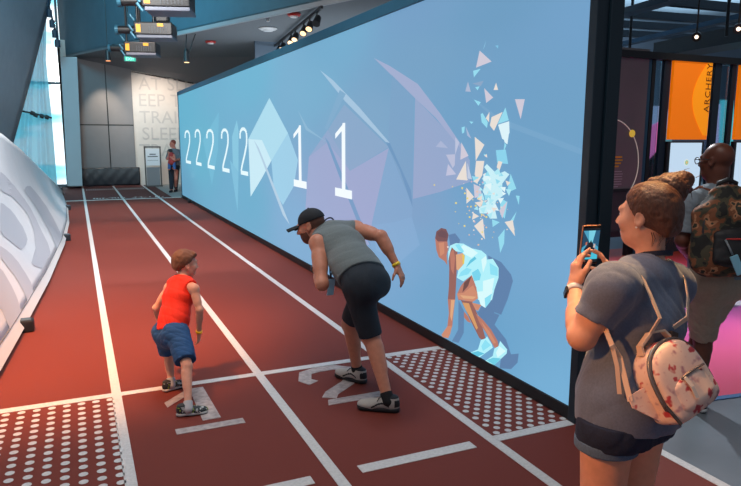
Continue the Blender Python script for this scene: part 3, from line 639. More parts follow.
for px, py in ((28, 331), (67.5, 240.5), (68.5, 210), (60.5, 191)):
    p = onz(px, py); s_ = 0.115
    t = thing('floor_weight', {28: 'nearest black block clamping the foot of the white lettered panel', 67.5: 'second nearest black block at the foot of the white lettered panel', 68.5: 'third black block along the foot of the white lettered panel', 60.5: 'farthest black block at the end of the white lettered panel'}[px], 'clamp block', (p[0], p[1], 0), 'black blocks along the white panel')
    MB().box((p[0], p[1], s_ / 2), (s_, s_ * 1.1, s_), bev=0.012).build('block', mat('black_block', (20, 26, 34), rough=0.5), t)
    MB().box((p[0] - 0.01, p[1] - 0.01, s_ + .004), (s_ * .8, s_ * .85, 0.012), bev=0.004).build('cap', mat('steel_blue_cap', (70, 92, 108), rough=0.4), t)
    MB().tube([(p[0] - .02, p[1], 0.05), (p[0] - 0.13, p[1] - 0.02, 0.06)], 0.014).build('clamp_rod', mat('steel', (150, 150, 152), rough=0.35, metal=0.8), t)
# sheer curtain across the window
cm = mat('sheer_curtain', (130, 208, 226), rough=0.8)
cm.node_tree.nodes['Principled BSDF'].inputs['Alpha'].default_value = 0.72
_b = cm.node_tree.nodes['Principled BSDF']; _tr = cm.node_tree.nodes.new('ShaderNodeBsdfTranslucent'); _tr.inputs[0].default_value = (0.22, 0.74, 0.88, 1)
_mx = cm.node_tree.nodes.new('ShaderNodeMixShader'); _mx.inputs[0].default_value = 0.5; _out = cm.node_tree.nodes['Material Output']
cm.node_tree.links.new(_b.outputs[0], _mx.inputs[1]); cm.node_tree.links.new(_tr.outputs[0], _mx.inputs[2]); cm.node_tree.links.new(_mx.outputs[0], _out.inputs[0])
def cur(u, v):
    r = [(46.5, 12), (46, 60), (52, 120), (58, 192)]; k = (1 - v) * 3; i = min(int(k), 2); f = k - i
    px = r[i][0] * (1 - f) + r[i + 1][0] * f; py = r[i][1] * (1 - f) + r[i + 1][1] * f
    l = 38 - 36 * (1 - v) ** 0.8
    p = ony(l + (px - l) * u, py, 25.0); p[1] += 0.10 * math.sin(u * 24 + 1.5 * v) * (1.1 - v * .6) + 0.04 * math.sin(u * 41 + v); return p
ct = grid_mesh(cur, 150, 30).build('sheer_curtain', cm, None, True); tag(ct, 'sheer pale curtain gathered beside the tall bright window at the far left', 'curtain')
rd = thing('curtain_rail_lamp', 'dark rail with small lamps across the sheer curtain', 'lamp rail', ony(17, 110, 24.6))
MB().tube([ony(12, 109, 24.6), ony(24, 111.5, 24.6), ony(34, 113.5, 24.6), ony(52, 118, 24.6)], 0.03).build('rail', DARK, rd)
for px, py in ((32.5, 113), (36, 115), (47, 117), (42, 116)): MB().tube([ony(px - 2, py - .5, 24.55), ony(px + 2, py + 1, 24.55)], 0.07).build('lamp_body', DARK, rd)
rl = thing('window_light_rail', 'slim dark rail holding spotlights at the top of the bright window', 'light rail', ony(50, 10, 24.0))
MB().tube([ony(44, -14, 24.2), ony(57.5, 40, 24.2)], 0.03).build('rail', mat('blue_black_metal', (22, 44, 64), rough=0.5), rl)
for (px, py), wd in zip(((46.5, 3), (49.3, 13.5), (52.2, 24), (54.8, 34), (57.5, 43.5)), ('topmost', 'second from the top', 'middle', 'second from the bottom', 'lowest')):
    p = ony(px, py, 23.9); t = thing('window_spotlight', wd + ' of the dark spotlights hanging before the bright window', 'spotlight', p, 'spotlights at the tall window')
    MB().tube([p + ZU * 0.11, p - ZU * 0.11], 0.085, 14).build('lamp_body', mat('blue_black_metal', (22, 44, 64)), t)
    MB().tube([p + ZU * 0.10, p + ZU * 0.14 - RH * .04], 0.02).build('yoke', mat('blue_black_metal', (22, 44, 64)), t)

# ================================================================== OVERHEAD: projectors, lamps, signs
YEL = mat('yellow_sticker', (214, 150, 20), rough=0.5)
PB = mat('projector_black', (11, 13, 17), rough=0.45, noise=0.25, scale=14); PG = mat('projector_grey_base', (92, 98, 112), rough=0.5)
CYM = mat('teal_lit_steel', (44, 92, 112), rough=0.35, metal=0.3)
truss = thing('ceiling_truss', 'dark overhead beam from which the projectors hang', 'beam', (0.95, 11, 5.75))
MB().box((0.95, 11, 5.8), (0.12, 9.5, 0.16)).build('beam', DARK, truss)
for tt in (7.5, 14.5): MB().tube([(0.95, tt, 5.85), (0.95, tt, 9.0)], 0.03).build('drop_rod', DARK, truss)
for px, py, D, lab in ((169, 4, 8.75, 'largest and nearest black projector hanging at the top edge'), (156, 32, 11.1, 'middle one of the three hanging black projectors'), (142.5, 50, 13.2, 'farthest of the three hanging black projectors, beside the green exit sign')):
    c = at(px, py, D); t = thing('projector', lab, 'projector', c, 'projectors over the track')
    X = nrm(RH * 0.97 + FH * 0.1); Y = np.cross(ZU, X); c = c + ZU * .025
    MB().box(c, (0.62, 0.46, 0.21), X, Y, ZU, 0.02).build('body', PB, t)
    MB().box(c - ZU * 0.13 + X * .02, (0.58, 0.48, 0.05), X, Y, ZU, 0.01).build('base_plate', PG, t)
    vb = MB()
    for i in range(7): vb.box(c - Y * 0.233 + X * (0.0 + .045 * i - .06) - ZU * 0.02, (0.018, 0.01, 0.10), X, Y, ZU)
    vb.build('vent', mat('vent_grey', (38, 44, 52), rough=0.5), t)
    MB().box(c - Y * 0.233 - X * 0.235 + ZU * .0, (0.075, 0.008, 0.13), X, Y, ZU).build('sticker', YEL, t)
    MB().box(c - Y * 0.233 + X * 0.12 + ZU * 0.055, (0.10, 0.008, 0.055), X, Y, ZU).build('sticker', YEL, t)
    MB().tube([c - X * 0.30 + ZU * .0, c - X * 0.62], 0.062, 16).build('lens_barrel', PB, t)
    MB().lathe([(0.05, 0), (0.08, 0.0), (0.08, 0.05), (0.05, 0.05)], c - X * 0.61, -X, 18).build('lens_ring', CYM, t)
    MB().box(c + ZU * .22 + X * .12, (0.22, 0.22, 0.2), X, Y, ZU, .03).build('cable_box', DARK, t)
    for sx in (-0.30, -0.03):
        MB().tube([c + X * sx + ZU * 0.13, np.array([c[0] + X[0] * sx, c[1], 5.72])], 0.022).build('hanging_rod', DARK, t)
    br = MB()
    for sx, sz in ((-0.3, .12), (-.33, -.05), (-.3, -.16)): br.tube([c + X * sx - Y * .2 + ZU * sz, c + X * (sx - .07) - Y * .2 + ZU * (sz + .10)], 0.022)
    br.build('bracket', CYM, t)
ex = thing('exit_sign', 'small green exit sign below the farthest projector', 'exit sign', ony(130, 59, 20.5))
c = ony(130, 59, 20.5)
MB().box(c, (0.34, 0.05, 0.17), bev=0.01).build('case', mat('sign_case', (60, 66, 70), rough=0.5), ex)
MB().box(c + np.array([0, -.028, 0]), (0.29, 0.006, 0.12)).build('sign_face', mat('green_sign', (10, 120, 90), rough=0.4, emit=(30, 190, 150), estr=1.0), ex)
link('lettering', text_mesh('EXIT', 0.11, c + np.array([-.115, -.034, -.04]), (1, 0, 0), (0, 0, 1), 0.003), mat('pale_green_letters', (200, 255, 230), emit=(190, 250, 225)), ex)
MB().tube([c + ZU * .08, np.array([c[0], c[1], 9.0])], 0.012).build('stem', DARK, ex)
# track rail with spotlights above the wall
rA, rB = onz(265, 54, 4.5), onz(322, 7, 4.5)
rail = MB().beam(rA, rB, 0.05, 0.06).build('light_track', DARK); tag(rail, 'black lighting track on the grey ceiling above the projection wall', 'light track')
MBc = MB()
WARML = mat('lit_lens', (255, 214, 160), rough=0.3, emit=(255, 206, 150), estr=1.6)
ords = ('first from the left', 'second from the left', 'third from the left', 'fourth from the left', 'fifth from the left', 'sixth from the left', 'seventh from the left', 'eighth from the left', 'ninth from the left', 'tenth from the left', 'eleventh from the left')
for i, (f, on) in enumerate(((0.02, 0), (0.09, 0), (.17, 1), (.24, 1), (.34, 1), (.41, 1), (.57, 1), (.64, 1), (.77, 1), (.85, 1), (.94, 0))):
    p = rA * (1 - f) + rB * f; c = p - ZU * 0.2; ax = nrm(np.array([-0.42, -0.5, -0.75]))
    t = thing('track_spotlight', 'black track spotlight above the projection wall, ' + ords[i], 'spotlight', p, 'spotlights on the ceiling track')
    MB().tube([p - ZU * .035, c + ZU * .03], 0.02).build('stem', DARK, t)
    MB().lathe([(0.04, -0.15), (0.07, -0.11), (0.08, 0.02), (0.09, 0.09), (0.08, 0.09)], c, ax, 16).build('lamp_head', DARK, t)
    if on: MB().lathe([(0.0, 0.0), (0.07, 0.0), (0.07, 0.012), (0.0, 0.012)], c + ax * 0.085, ax, 16).build('lens', WARML, t)
def ceil_disc(px, py, r, h, m, name, lab, cat, extra=None):
    p = onz(px, py, ZC); t = thing(name, lab, cat, p); MB().lathe([(r * .9, 0), (r, -h * .4), (r * .8, -h), (0.01, -h)], p, (0, 0, 1), 20).build('body', m, t)
    if extra: MB().lathe([(r * .6, -h), (r * .5, -h - .03), (.01, -h - .035)], p, (0, 0, 1), 16).build('cover', extra, t)
    return t
RED = mat('alarm_red', (190, 40, 36), rough=0.4); WHT = mat('white_plastic', (212, 214, 216), rough=0.4)
ceil_disc(294, 13, 0.16, 0.07, RED, 'fire_alarm', 'round red and white alarm on the ceiling near the lighting track', 'alarm', WHT)
ceil_disc(210.5, 41, 0.16, 0.06, RED, 'fire_alarm', 'small red and white alarm on the ceiling right of the hanging cylinder lamp', 'alarm', WHT)
ceil_disc(268, 28, 0.24, 0.05, WHT, 'ceiling_speaker', 'flat white round speaker on the grey ceiling', 'speaker', WHT)
ceil_disc(268, 18.5, 0.05, 0.07, WHT, 'sprinkler', 'tiny white sprinkler head on the grey ceiling', 'sprinkler')
p = onz(188, 34, ZC); q = at(186.5, 57, dep(p))
pl = thing('pendant_lamp', 'small black cylinder lamp hanging on two thin rods', 'lamp', p)
for s_ in (-1, 1): MB().tube([p + RH * (.12 * s_ + .08), q + RH * .03 * s_], 0.012).build('rod', DARK, pl)
MB().lathe([(0.03, .22), (0.06, .16), (0.085, -.14), (0.075, -.14)], q, (0, 0, 1), 16).build('lamp_body', DARK, pl)
MB().lathe([(0.0, 0), (0.07, 0), (0.07, -.015), (0, -.015)], q - ZU * .135, (0, 0, 1), 16).build('lens', WARML, pl)
q = ony(108, 57, 21.0); dl = thing('cylinder_downlight', 'small dark cylinder lamp with a warm glow left of the exit sign', 'lamp', q)
MB().lathe([(0.02, .22), (0.06, .18), (0.075, -.1), (0.07, -.1)], q, (0, 0, 1), 16).build('lamp_body', DARK, dl)
MB().lathe([(0, 0), (.065, 0), (.065, -.02), (0, -.02)], q - ZU * .1, (0, 0, 1), 16).build('lens', mat('warm_lens', (255, 150, 90), emit=(255, 160, 110), estr=1.0), dl)
MB().tube([q + ZU * .3, np.array([q[0], q[1], 9.0])], 0.012).build('stem', DARK, dl)
# sign on a stand by the end wall
Ys = 25.4; sx0, sx1 = ony(145.5, 170, Ys)[0], ony(161, 170, Ys)[0]; sz1 = ony(150, 147, Ys)[2]; scx = (sx0 + sx1) / 2
sd_ = thing('sign_stand', 'white notice in a dark frame stand against the pale end wall', 'sign', (scx, Ys, 0))
fb = MB()
for x in (sx0, sx1): fb.box((x, Ys, sz1 / 2), (0.045, 0.05, sz1))
fb.box((scx, Ys, sz1), (sx1 - sx0 + .05, 0.05, 0.05)); fb.box((scx, Ys, 0.03), (sx1 - sx0 + .05, 0.3, 0.04))
fb.build('stand_frame', mat('stand_grey', (74, 72, 72), rough=0.5), sd_)
sz0 = ony(150, 166, Ys)[2]
MB().box((scx, Ys - .03, (sz0 + sz1) / 2 - .02), (sx1 - sx0 - .06, 0.012, sz1 - sz0 - .08)).build('notice', mat('notice_white', (216, 216, 220), rough=0.6), sd_)
nb_ = MB()
for zz, wd in ((0.62, .22), (.50, .36), (.3, .38)): nb_.box((scx, Ys - .038, sz0 + (sz1 - sz0) * zz), (wd, 0.004, 0.035 if zz > .4 else 0.012))
nb_.build('notice_lines', mat('notice_ink', (90, 90, 96)), sd_)
MB().box((scx, Ys + .02, sz0 * .5), (sx1 - sx0 - .08, 0.012, sz0 - .1)).build('lower_panel', mat('stand_panel_grey', (122, 122, 126)), sd_)

# ================================================================== RIGHT: archery gallery
YA = 7.5
def pA(px, py, Y=YA): return ony(px, py, Y)
def slab(name, pts, m, parent, Y=YA, th=0.05, kind=None):
    b = MB().prism([pA(px, py, Y) for px, py in pts], (0, th, 0)); return b.build(name, m, parent, kind=kind)
ga = pA(700, 250)
zh = (pA(680, 56)[2] + pA(680, 60)[2]) / 2
header = MB().beam((pA(600, 60)[0], YA, zh), (15.5, YA, zh), 0.16, 0.10).build('header_beam', DARK); tag(header, 'black header beam over the orange banners and dark panels', 'beam')
def upright(pxc, wpx, lab, m=NAVY):
    a = pA(pxc, 62); x = a[0]; wd = wpx / 44.0 * 0.72
    o = MB().box((x, YA + .02, (zh - .05) / 2), (wd, 0.05, zh - .05)).build('upright_post', m); return tag(o, lab, 'post', 'posts of the gallery wall')
zfl = 0
# dark panel with an arc and yellow text
ip = thing('info_panel', 'dark grey panel with a thin white arc and yellow dot', 'panel', (pA(630, 200)[0], YA, 0))
pxl, pxr = pA(600, 100)[0], pA(645, 100)[0]
DP = mat('charcoal_panel', (116, 110, 112), rough=0.6, noise=0.05, scale=2)
MB().box(((pxl + pxr) / 2, YA, 2.11), (pxr - pxl, 0.06, 2.06)).build('panel_board', DP, ip)
MB().box(((pxl + pxr) / 2, YA + .005, 0.74), (pxr - pxl, 0.07, 0.62)).build('lower_board', mat('dark_lower_panel', (48, 48, 52), rough=0.5), ip)
MB().box(((pxl + pxr) / 2, YA - .005, 1.06), (pxr - pxl, 0.09, 0.05)).build('ledge', DARK, ip)
MB().box(((pxl + pxr) / 2, YA - .005, 0.40), (pxr - pxl, 0.09, 0.09)).build('foot_rail', DARK, ip)
arc = []
for i in range(24):
    a = math.radians(80 - i * 5.6); arc.append(pA(612 + 26.5 * math.cos(a), 160 - 41 * math.sin(a), YA - .035))
MB().tube(arc, 0.007, 6).build('arc_line', mat('cream_line', (210, 204, 190), emit=(200, 196, 184), estr=0.25), ip)
d0 = pA(632, 133.5, YA - .04); MB().lathe([(0, 0), (.055, 0), (.055, .01), (0, .01)], d0, (0, -1, 0), 20).build('dot', mat('yellow_dot', (240, 200, 60), emit=(236, 200, 80), estr=0.4), ip)
for r_ in range(4):
    z = pA(615, 157 + r_ * 3.1, YA)[2]; x = pA(612.5, 160)[0]; wd = (.14, .15, .12, .08)[r_]
    MB().box((x + .012 + wd / 2, YA - .034, z), (wd, 0.004, 0.022)).build('text_line', mat('yellow_ink', (226, 170, 40)), ip)
for r_ in range(7):
    z = pA(615, 171.5 + r_ * 2.5, YA)[2]; x = pA(612.5, 160)[0]; wd = (.15, .17, .16, .17, .15, .16, .09)[r_]
    MB().box((x + .012 + wd / 2, YA - .034, z), (wd, 0.004, 0.012)).build('text_line', mat('pale_ink', (170, 168, 170)), ip)
upright(650, 5, 'dark blue post right beside the charcoal arc panel', mat('teal_post', (24, 78, 104), rough=0.4)); upright(654.5, 4, 'thin black post between the arc panel and the glass strip', DARK)
upright(668, 8, 'dark blue post left of the orange archery banner'); upright(719, 9, 'dark blue post right of the orange archery banner'); upright(735, 6, 'dark blue post left of the cut off orange banner')
# orange banners and screens
def banner(name, l, r, t, bt, lab, lettered):
    th = thing(name, lab, 'banner', (pA((l + r) / 2, 100)[0], YA - .02, 2.5), 'orange banners')
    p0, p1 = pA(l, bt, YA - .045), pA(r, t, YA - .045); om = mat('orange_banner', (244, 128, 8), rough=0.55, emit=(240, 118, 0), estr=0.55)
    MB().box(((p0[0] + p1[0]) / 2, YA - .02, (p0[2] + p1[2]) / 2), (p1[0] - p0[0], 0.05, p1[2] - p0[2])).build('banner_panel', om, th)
    ar = MB(); ps = []
    for i in range(15):
        a = math.radians(95 - i * 13); ps.append((p0[0] + (p1[0] - p0[0]) * (.95 - .42 * math.cos(math.radians(-80 + i * 11.5))), YA - .0462, p0[2] + (p1[2] - p0[2]) * (.98 - i * .066)))
    ps += [(p1[0], YA - .0462, p0[2] + .06), (p1[0], YA - .0462, p1[2])]
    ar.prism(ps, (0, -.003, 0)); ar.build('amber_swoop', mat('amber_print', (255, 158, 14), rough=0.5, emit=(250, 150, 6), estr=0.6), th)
    if lettered:
        o = pA(708.5, 112.5, YA - .052)
        me = text_mesh('ARCHERY', 0.158, o, (0, 0, 1), (-1, 0, 0), 0.004, spacing=1.12); link('lettering', me, mat('dark_amber_ink', (110, 66, 10)), th)
    return th
banner('banner', 668.8, 713, 60.5, 139.5, 'tall orange banner reading ARCHERY', True)
banner('banner', 734.5, 774, 62, 139.5, 'orange banner cut off by the right edge of the photo', False)
def kiosk(l, r, lab):
    th = thing('display_screen', lab, 'screen', (pA((l + r) / 2, 160)[0], YA, 1.3), 'white displays under the banners')
    a, b2 = pA(l, 143, YA - .05), pA(r, 143, YA - .05); zb = 0.95
    MB().box(((a[0] + b2[0]) / 2, YA - .01, (1.74 + zb) / 2), (b2[0] - a[0] + .12, 0.07, 1.78 - zb + .06), bev=.01).build('bezel', DARK, th)
    MB().box(((a[0] + b2[0]) / 2, YA - .05, (1.77 + zb) / 2), (b2[0] - a[0], 0.006, 1.77 - zb)).build('display', mat('lit_display', (20, 20, 20), rough=0.3, emit=(196, 220, 242), estr=0.95), th)
    c0 = pA((l + r) / 2, 162.5, YA - .058)
    for rr, cc in ((.05, (235, 236, 225)), (.036, (120, 200, 170)), (.02, (240, 190, 120))): MB().lathe([(0, 0), (rr, 0), (rr, .003 + .002 * (.05 - rr) * 50), (0, .003)], c0, (0, -1, 0), 18).build('icon_ring', mat('icon%d' % int(rr * 1000), (10, 10, 10), emit=cc, estr=.9), th)
    return th
kiosk(671, 702, 'white lit display under the orange archery banner'); kiosk(737, 770, 'white lit display at the right edge of the photo')
# strips of glass between the posts with the brighter rooms beyond
for l, r, lab in ((656.5, 664, 'narrow glass strip between the arc panel and the archery banner'), (713.5, 716, 'thin glass strip right beside the archery banner'), (723, 732, 'narrow glass strip between two dark posts right of the banner')):
    a, b2 = pA(l, 100), pA(r, 100); o = MB().box(((a[0] + b2[0]) / 2, YA + .105, (zh - .05) / 2), (b2[0] - a[0], 0.012, zh - .05)).build('glass_strip', mat('clear_glass', (200, 225, 235), rough=0.05, trans=1.0)); tag(o, lab, 'glass', 'glass strips of the gallery')
YP = 10.5
def poster(pts, rgb, lab, y=YP, e=.5):
    P_ = [ony(px, py, y) for px, py in pts]; cx = sum(p[0] for p in P_) / len(P_); zb = min(p[2] for p in P_); t = thing('far_display', lab, 'display', (cx, y, 0), 'coloured displays beyond the glass')
    MB().prism(P_, (0, .06, 0)).build('lit_face', mat('far_display_%d_%d_%d' % rgb, rgb, emit=rgb, estr=e), t)
    MB().box((cx, y + .04, (zb + .1) / 2), (.06, .04, zb + .1)).build('stand', DARK, t); MB().box((cx, y + .05, .01), (.3, .2, .02)).build('base', DARK, t); return t
poster([(650, 106), (668, 106), (668, 128), (650, 128)], (150, 170, 205), 'pale violet display glimpsed through the glass left of the archery banner')
poster([(648, 128), (660, 122), (658, 150), (648, 160)], (226, 120, 190), 'pink display glimpsed through the glass left of the archery banner', YP - .5)
poster([(661, 128), (672, 128), (672, 160), (658, 166)], (90, 150, 160), 'teal display glimpsed through the glass left of the archery banner', YP + .35)
poster([(640, 168), (668, 160), (668, 200), (640, 200)], (150, 90, 110), 'dusky red display low behind the glass left of the archery banner', YP + .8, .3)
poster([(711, 104), (720, 104), (718, 150), (709, 150)], (190, 176, 220), 'lilac display glimpsed right beside the archery banner')
poster([(722, 100), (734, 100), (733, 150), (721, 150)], (90, 205, 215), 'turquoise display glimpsed between two posts right of the archery banner')
# lower part of the gallery wall and coloured floor
tag(MB().box((pA(702, 200)[0], YA + .17, 0.47), (pA(776, 200)[0] - pA(656, 200)[0], 0.1, 0.94)).build('lower_wall_board', mat('dark_plinth', (40, 44, 52), rough=0.5)), 'dark board along the foot of the gallery under the displays', 'board')
pm = bpy.data.materials.new('pink_floor_mat'); pm.use_nodes = True; nt = pm.node_tree; b_ = nt.nodes['Principled BSDF']; b_.inputs['Roughness'].default_value = 0.42
tc = nt.nodes.new('ShaderNodeTexCoord'); sx = nt.nodes.new('ShaderNodeSeparateXYZ'); nn = nt.nodes.new('ShaderNodeTexNoise'); nn.inputs['Scale'].default_value = 0.9
ad = nt.nodes.new('ShaderNodeMath'); ad.operation = 'MULTIPLY_ADD'; ad.inputs[1].default_value = 0.9; mr = nt.nodes.new('ShaderNodeMapRange'); mr.inputs[1].default_value = 3.2; mr.inputs[2].default_value = 8.2
rp = nt.nodes.new('ShaderNodeValToRGB'); el = rp.color_ramp.elements
el[0].position = 0.0; el[0].color = (*lin((226, 70, 96)), 1); el[1].position = 1.0; el[1].color = (*lin((214, 76, 40)), 1)
for ps, cc in ((0.22, (222, 84, 140)), (0.42, (160, 70, 160)), (0.6, (206, 80, 160)), (0.8, (220, 78, 110))): e_ = el.new(ps); e_.color = (*lin(cc), 1)
nt.links.new(tc.outputs['Object'], sx.inputs[0]); nt.links.new(tc.outputs['Object'], nn.inputs['Vector']); nt.links.new(nn.outputs['Fac'], ad.inputs[0]); nt.links.new(sx.outputs['Y'], ad.inputs[2])
nt.links.new(ad.outputs[0], mr.inputs[0]); nt.links.new(mr.outputs[0], rp.inputs['Fac']); nt.links.new(rp.outputs['Color'], b_.inputs['Base Color'])
fm = MB().prism([(3.25, 3.19, 0.004), (12, 2.0, 0.004), (14, 8.2, 0.004), (3.25, 8.2, 0.004)], (0, 0, -.004)).build('floor_mat', pm); tag(fm, 'large glossy pink and purple floor mat on the grey concrete', 'floor mat')
MB().beam((3.25, 3.17, .003), (12, 1.98, .003), 0.05, .006).build('edge_band', mat('blue_edge', (66, 110, 160), rough=0.5), fm)
# overhead structure of the gallery
def bar(name, a, b2, wd, ht, m, lab, grp=None, cat='rail'):
    o = MB().beam(a, b2, wd, ht).build(name, m); return tag(o, lab, cat, grp)
ZR = 4.45; RB = mat('blue_black_rail', (16, 30, 42), rough=0.5); RBL = mat('blue_beam', (26, 66, 92), rough=0.5)
for (l, r, t_), lab in zip((((660, 0.5), (760, 10.5), .16), ((610, 12.5), (760, 23.3), .16), ((605, 23), (760, 33), .15), ((600, 32), (700, 38), .15)), ('highest cross rail in the gallery ceiling, nearest the top edge', 'second cross rail down in the gallery ceiling', 'third cross rail down in the gallery ceiling', 'lowest cross rail in the gallery ceiling above the arc panel')):
    bar('ceiling_rail', onz(*l, ZR), onz(*r, ZR), 0.16, t_, RB, lab, 'cross rails of the gallery ceiling')
bar('ceiling_beam', onz(610, 17, 4.3), onz(700, -9, 4.3), 0.30, 0.12, RBL, 'wide blue beam slanting up from the projection wall end', cat='beam')
bar('ceiling_beam', onz(600, 49.5, 4.2), onz(770, 10, 4.2), 0.2, 0.10, RBL, 'long slim blue beam slanting across the gallery ceiling', cat='beam')
bar('air_duct', onz(668, 50.5, 3.75), onz(790, 28, 3.75), 0.75, 0.30, mat('black_duct', (16, 26, 34), rough=0.5), 'big black air duct running to the right above the banners', cat='duct')
for (px, py0, py1), lab in zip(((632, 12, 52), (730, -8, 36)), ('thin black rod hanging above the arc panel', 'thin black rod hanging at the upper right')):
    p = onz(px, py0, 4.4); o = MB().tube([np.array([p[0], p[1], 5.6]), np.array([p[0], p[1], CAM[2] + (137 - py1) / FPX * dep(p)])], 0.03).build('hanging_rod', DARK); tag(o, lab, 'rod')
for (px, py), lab in zip(((696.5, 37), (738.5, 29)), ('small lit spotlight under the black duct above the archery banner', 'small lit spotlight at the right edge under the gallery rails')):
    p = onz(px, py, 3.45); t = thing('gallery_spotlight', lab, 'spotlight', p); dv = nrm(CAM - p + np.array([0, 0, -1.5]))
    MB().lathe([(.05, -.16), (.07, -.1), (.075, .06), (.06, .06)], p - dv * .06, dv, 14).build('lamp_head', DARK, t)
    MB().lathe([(0, 0), (.03, 0), (.03, .01), (0, .01)], p + dv * .0, dv, 14).build('lens', mat('white_hot_lens', (255, 240, 220), emit=(255, 226, 200), estr=2.0), t)
    MB().tube([p - dv * .1, np.array([p[0] - dv[0] * .1, p[1] - dv[1] * .1, 4.4])], .015).build('stem', DARK, t)
# round based post on the pink mat
bp = onz(728, 303); pst = thing('barrier_post', 'white round based post standing on the pink mat behind the backpack wearer', 'post', (bp[0], bp[1], .004))
MB().lathe([(.17, 0.004), (.17, .018), (.05, .03), (.03, .035)], (bp[0], bp[1], 0), n=28).build('base', mat('white_base', (206, 220, 232), rough=0.4), pst)
MB().tube([(bp[0], bp[1], .02), (bp[0], bp[1], .95)], .022, 14).build('pole', mat('brushed_steel', (150, 154, 160), metal=.8, rough=.35), pst)
MB().lathe([(.03, .93), (.034, .95), (.034, 1.0), (.02, 1.02)], (bp[0], bp[1], 0), n=18).build('cap', DARK, pst)

# ================================================================== PEOPLE
def skin_mat(name, rgb, rough=0.5):
    m = mat(name, rgb, rough=rough, noise=0.07, scale=30, bump=0.08, bscale=300, spec=0.35)
    b = m.node_tree.nodes['Principled BSDF']; b.inputs['Subsurface Weight'].default_value = 0.12; b.inputs['Subsurface Radius'].default_value = (0.02, 0.008, 0.005)
    return m
class Frame:
    def __init__(s, o, fwd, up):
        s.o = np.asarray(o, float); s.y = nrm(fwd); s.x = nrm(np.cross(s.y, up)); s.z = np.cross(s.x, s.y); s.ax = np.array([s.x, s.y, s.z])
    def p(s, x, y, z): return s.o + s.x * x + s.y * y + s.z * z
    def v(s, x, y, z): return s.x * x + s.y * y + s.z * z
    def loc(s, P): return (P - s.o) @ s.ax.T
def head_prims(H, g=1.0, ears=True, jaw=1.0, nose=1.0, chub=1.0):
    P = lambda x, y, z: H.p(x * g, y * g, z * g); A = H.ax
    E_ = lambda x, y, z, r, k=.02, op='u': ell(P(x, y, z), tuple(q * g for q in r), A, k * g, op)
    L = [E_(0, -.018, .032, (.074, .094, .084)), E_(0, .03, -.02, (.061, .062, .085), .03), E_(0, .048, -.085, (.036 * jaw, .038, .03 * jaw), .04), E_(0, .018, -.062, (.054 * chub, .058, .045), .035),
         seg(P(-.03, .082, .026), P(.03, .082, .026), .012 * g, k=.02 * g), E_(-.036, .062, -.022, (.026 * chub, .024, .026), .025), E_(.036, .062, -.022, (.026 * chub, .024, .026), .025)]
    L += [E_(s * .030, .101, .006, (.019, .012, .011), .012, 's') for s in (-1, 1)]
    L += [seg(P(0, .088, .012), P(0, .112, -.026), .008 * g, .0125 * g * nose, k=.012 * g), E_(-.012, .098, -.031, (.009, .010, .008), .008), E_(.012, .098, -.031, (.009, .010, .008), .008)]
    L += [seg(P(-.018, .087, -.056), P(.018, .087, -.056), (.008 * g, .006 * g), k=.006 * g), seg(P(-.015, .086, -.066), P(.015, .086, -.066), .0075 * g, k=.005 * g)]
    if ears:
        for s in (-1, 1):
            ax = np.array([H.v(s * .92, -.39, 0), H.v(s * .39, .9, .15), H.v(0, -.15, 1)])
            L += [ell(P(s * .078, -.012, -.003), (.009 * g, .020 * g, .032 * g), ax, .008 * g), ell(P(s * .086, -.008, .0), (.006 * g, .011 * g, .018 * g), ax, .006 * g, 's'), ell(P(s * .074, -.004, -.024), (.009 * g, .011 * g, .011 * g), ax, .008 * g)]
    return L
def add_eyes(H, g, parent, iris=(70, 50, 36)):
    for s in (-1, 1):
        b = MB(); c = H.p(s * .030 * g, .0795 * g, .006 * g); f = H.v(s * .06, 1, 0)
        b.lathe([(.0115 * g * math.sin(a), -.0115 * g * math.cos(a)) for a in np.linspace(.05, 2.25, 9)], c, f, 16)
        b.lathe([(.0068 * g, .0093 * g), (.0055 * g, .0106 * g), (.0002, .0114 * g)], c, f, 16, mi=1)
        b.build('eye', [mat('eye_white', (225, 220, 215), rough=0.2), mat('iris_%d' % iris[0], iris, rough=0.15)], parent, True)
def rotd(d, n, a): return d * math.cos(a) + n * math.sin(a)
def hand_prims(W, d, n, t, g=1.0, curls=((.25, .4, .3),) * 4, spread=.06, thumb=(.55, .75, .35), thumb2=(.75, .45, .5)):
    """W wrist, d towards the fingers, n out of the palm, t thumb side"""
    d = nrm(d); n = nrm(n - d * (n @ d)); t = nrm(t - d * (t @ d) - n * (t @ n))
    L = [seg(W - d * .01 * g, W + d * .03 * g, (.024 * g, .017 * g), (.030 * g, .015 * g), .015 * g, side=t), seg(W + d * .028 * g, W + d * .080 * g, (.033 * g, .0145 * g), (.038 * g, .0125 * g), .012 * g, side=t, cap=.014 * g),
         ell(W + d * .035 * g + t * .022 * g + n * .008 * g, (.016 * g, .024 * g, .014 * g), np.array([t, d, n]), .014 * g)]
    for i, (ln, r) in enumerate(((.072, .0088), (.080, .0090), (.074, .0085), (.058, .0075))):
        off = .0285 - .019 * i; dd = nrm(d + t * spread * (1.5 - i)); p = W + d * (.086 - (.004 * abs(i - 1.2))) * g + t * off * g; a = 0
        for j, fr in enumerate((.46, .30, .24)):
            a += curls[i][j]; q = p + rotd(dd, n, a) * ln * fr * g; L.append(seg(p, q, r * g * (1 - .08 * j), r * g * (.93 - .1 * j), k=.0045 * g)); p = q
    p = W + d * .030 * g + t * .028 * g + n * .006 * g; q = p + nrm(d * thumb[0] + t * thumb[1] + n * thumb[2]) * .044 * g
    L.append(seg(p, q, .0125 * g, .0105 * g, k=.012 * g)); L.append(seg(q, q + nrm(d * thumb2[0] + t * thumb2[1] + n * thumb2[2]) * .036 * g, .0102 * g, .008 * g, k=.006 * g))
    return L
def limb(a, b, ra, rb, k=.02): return seg(a, b, ra, rb, k)
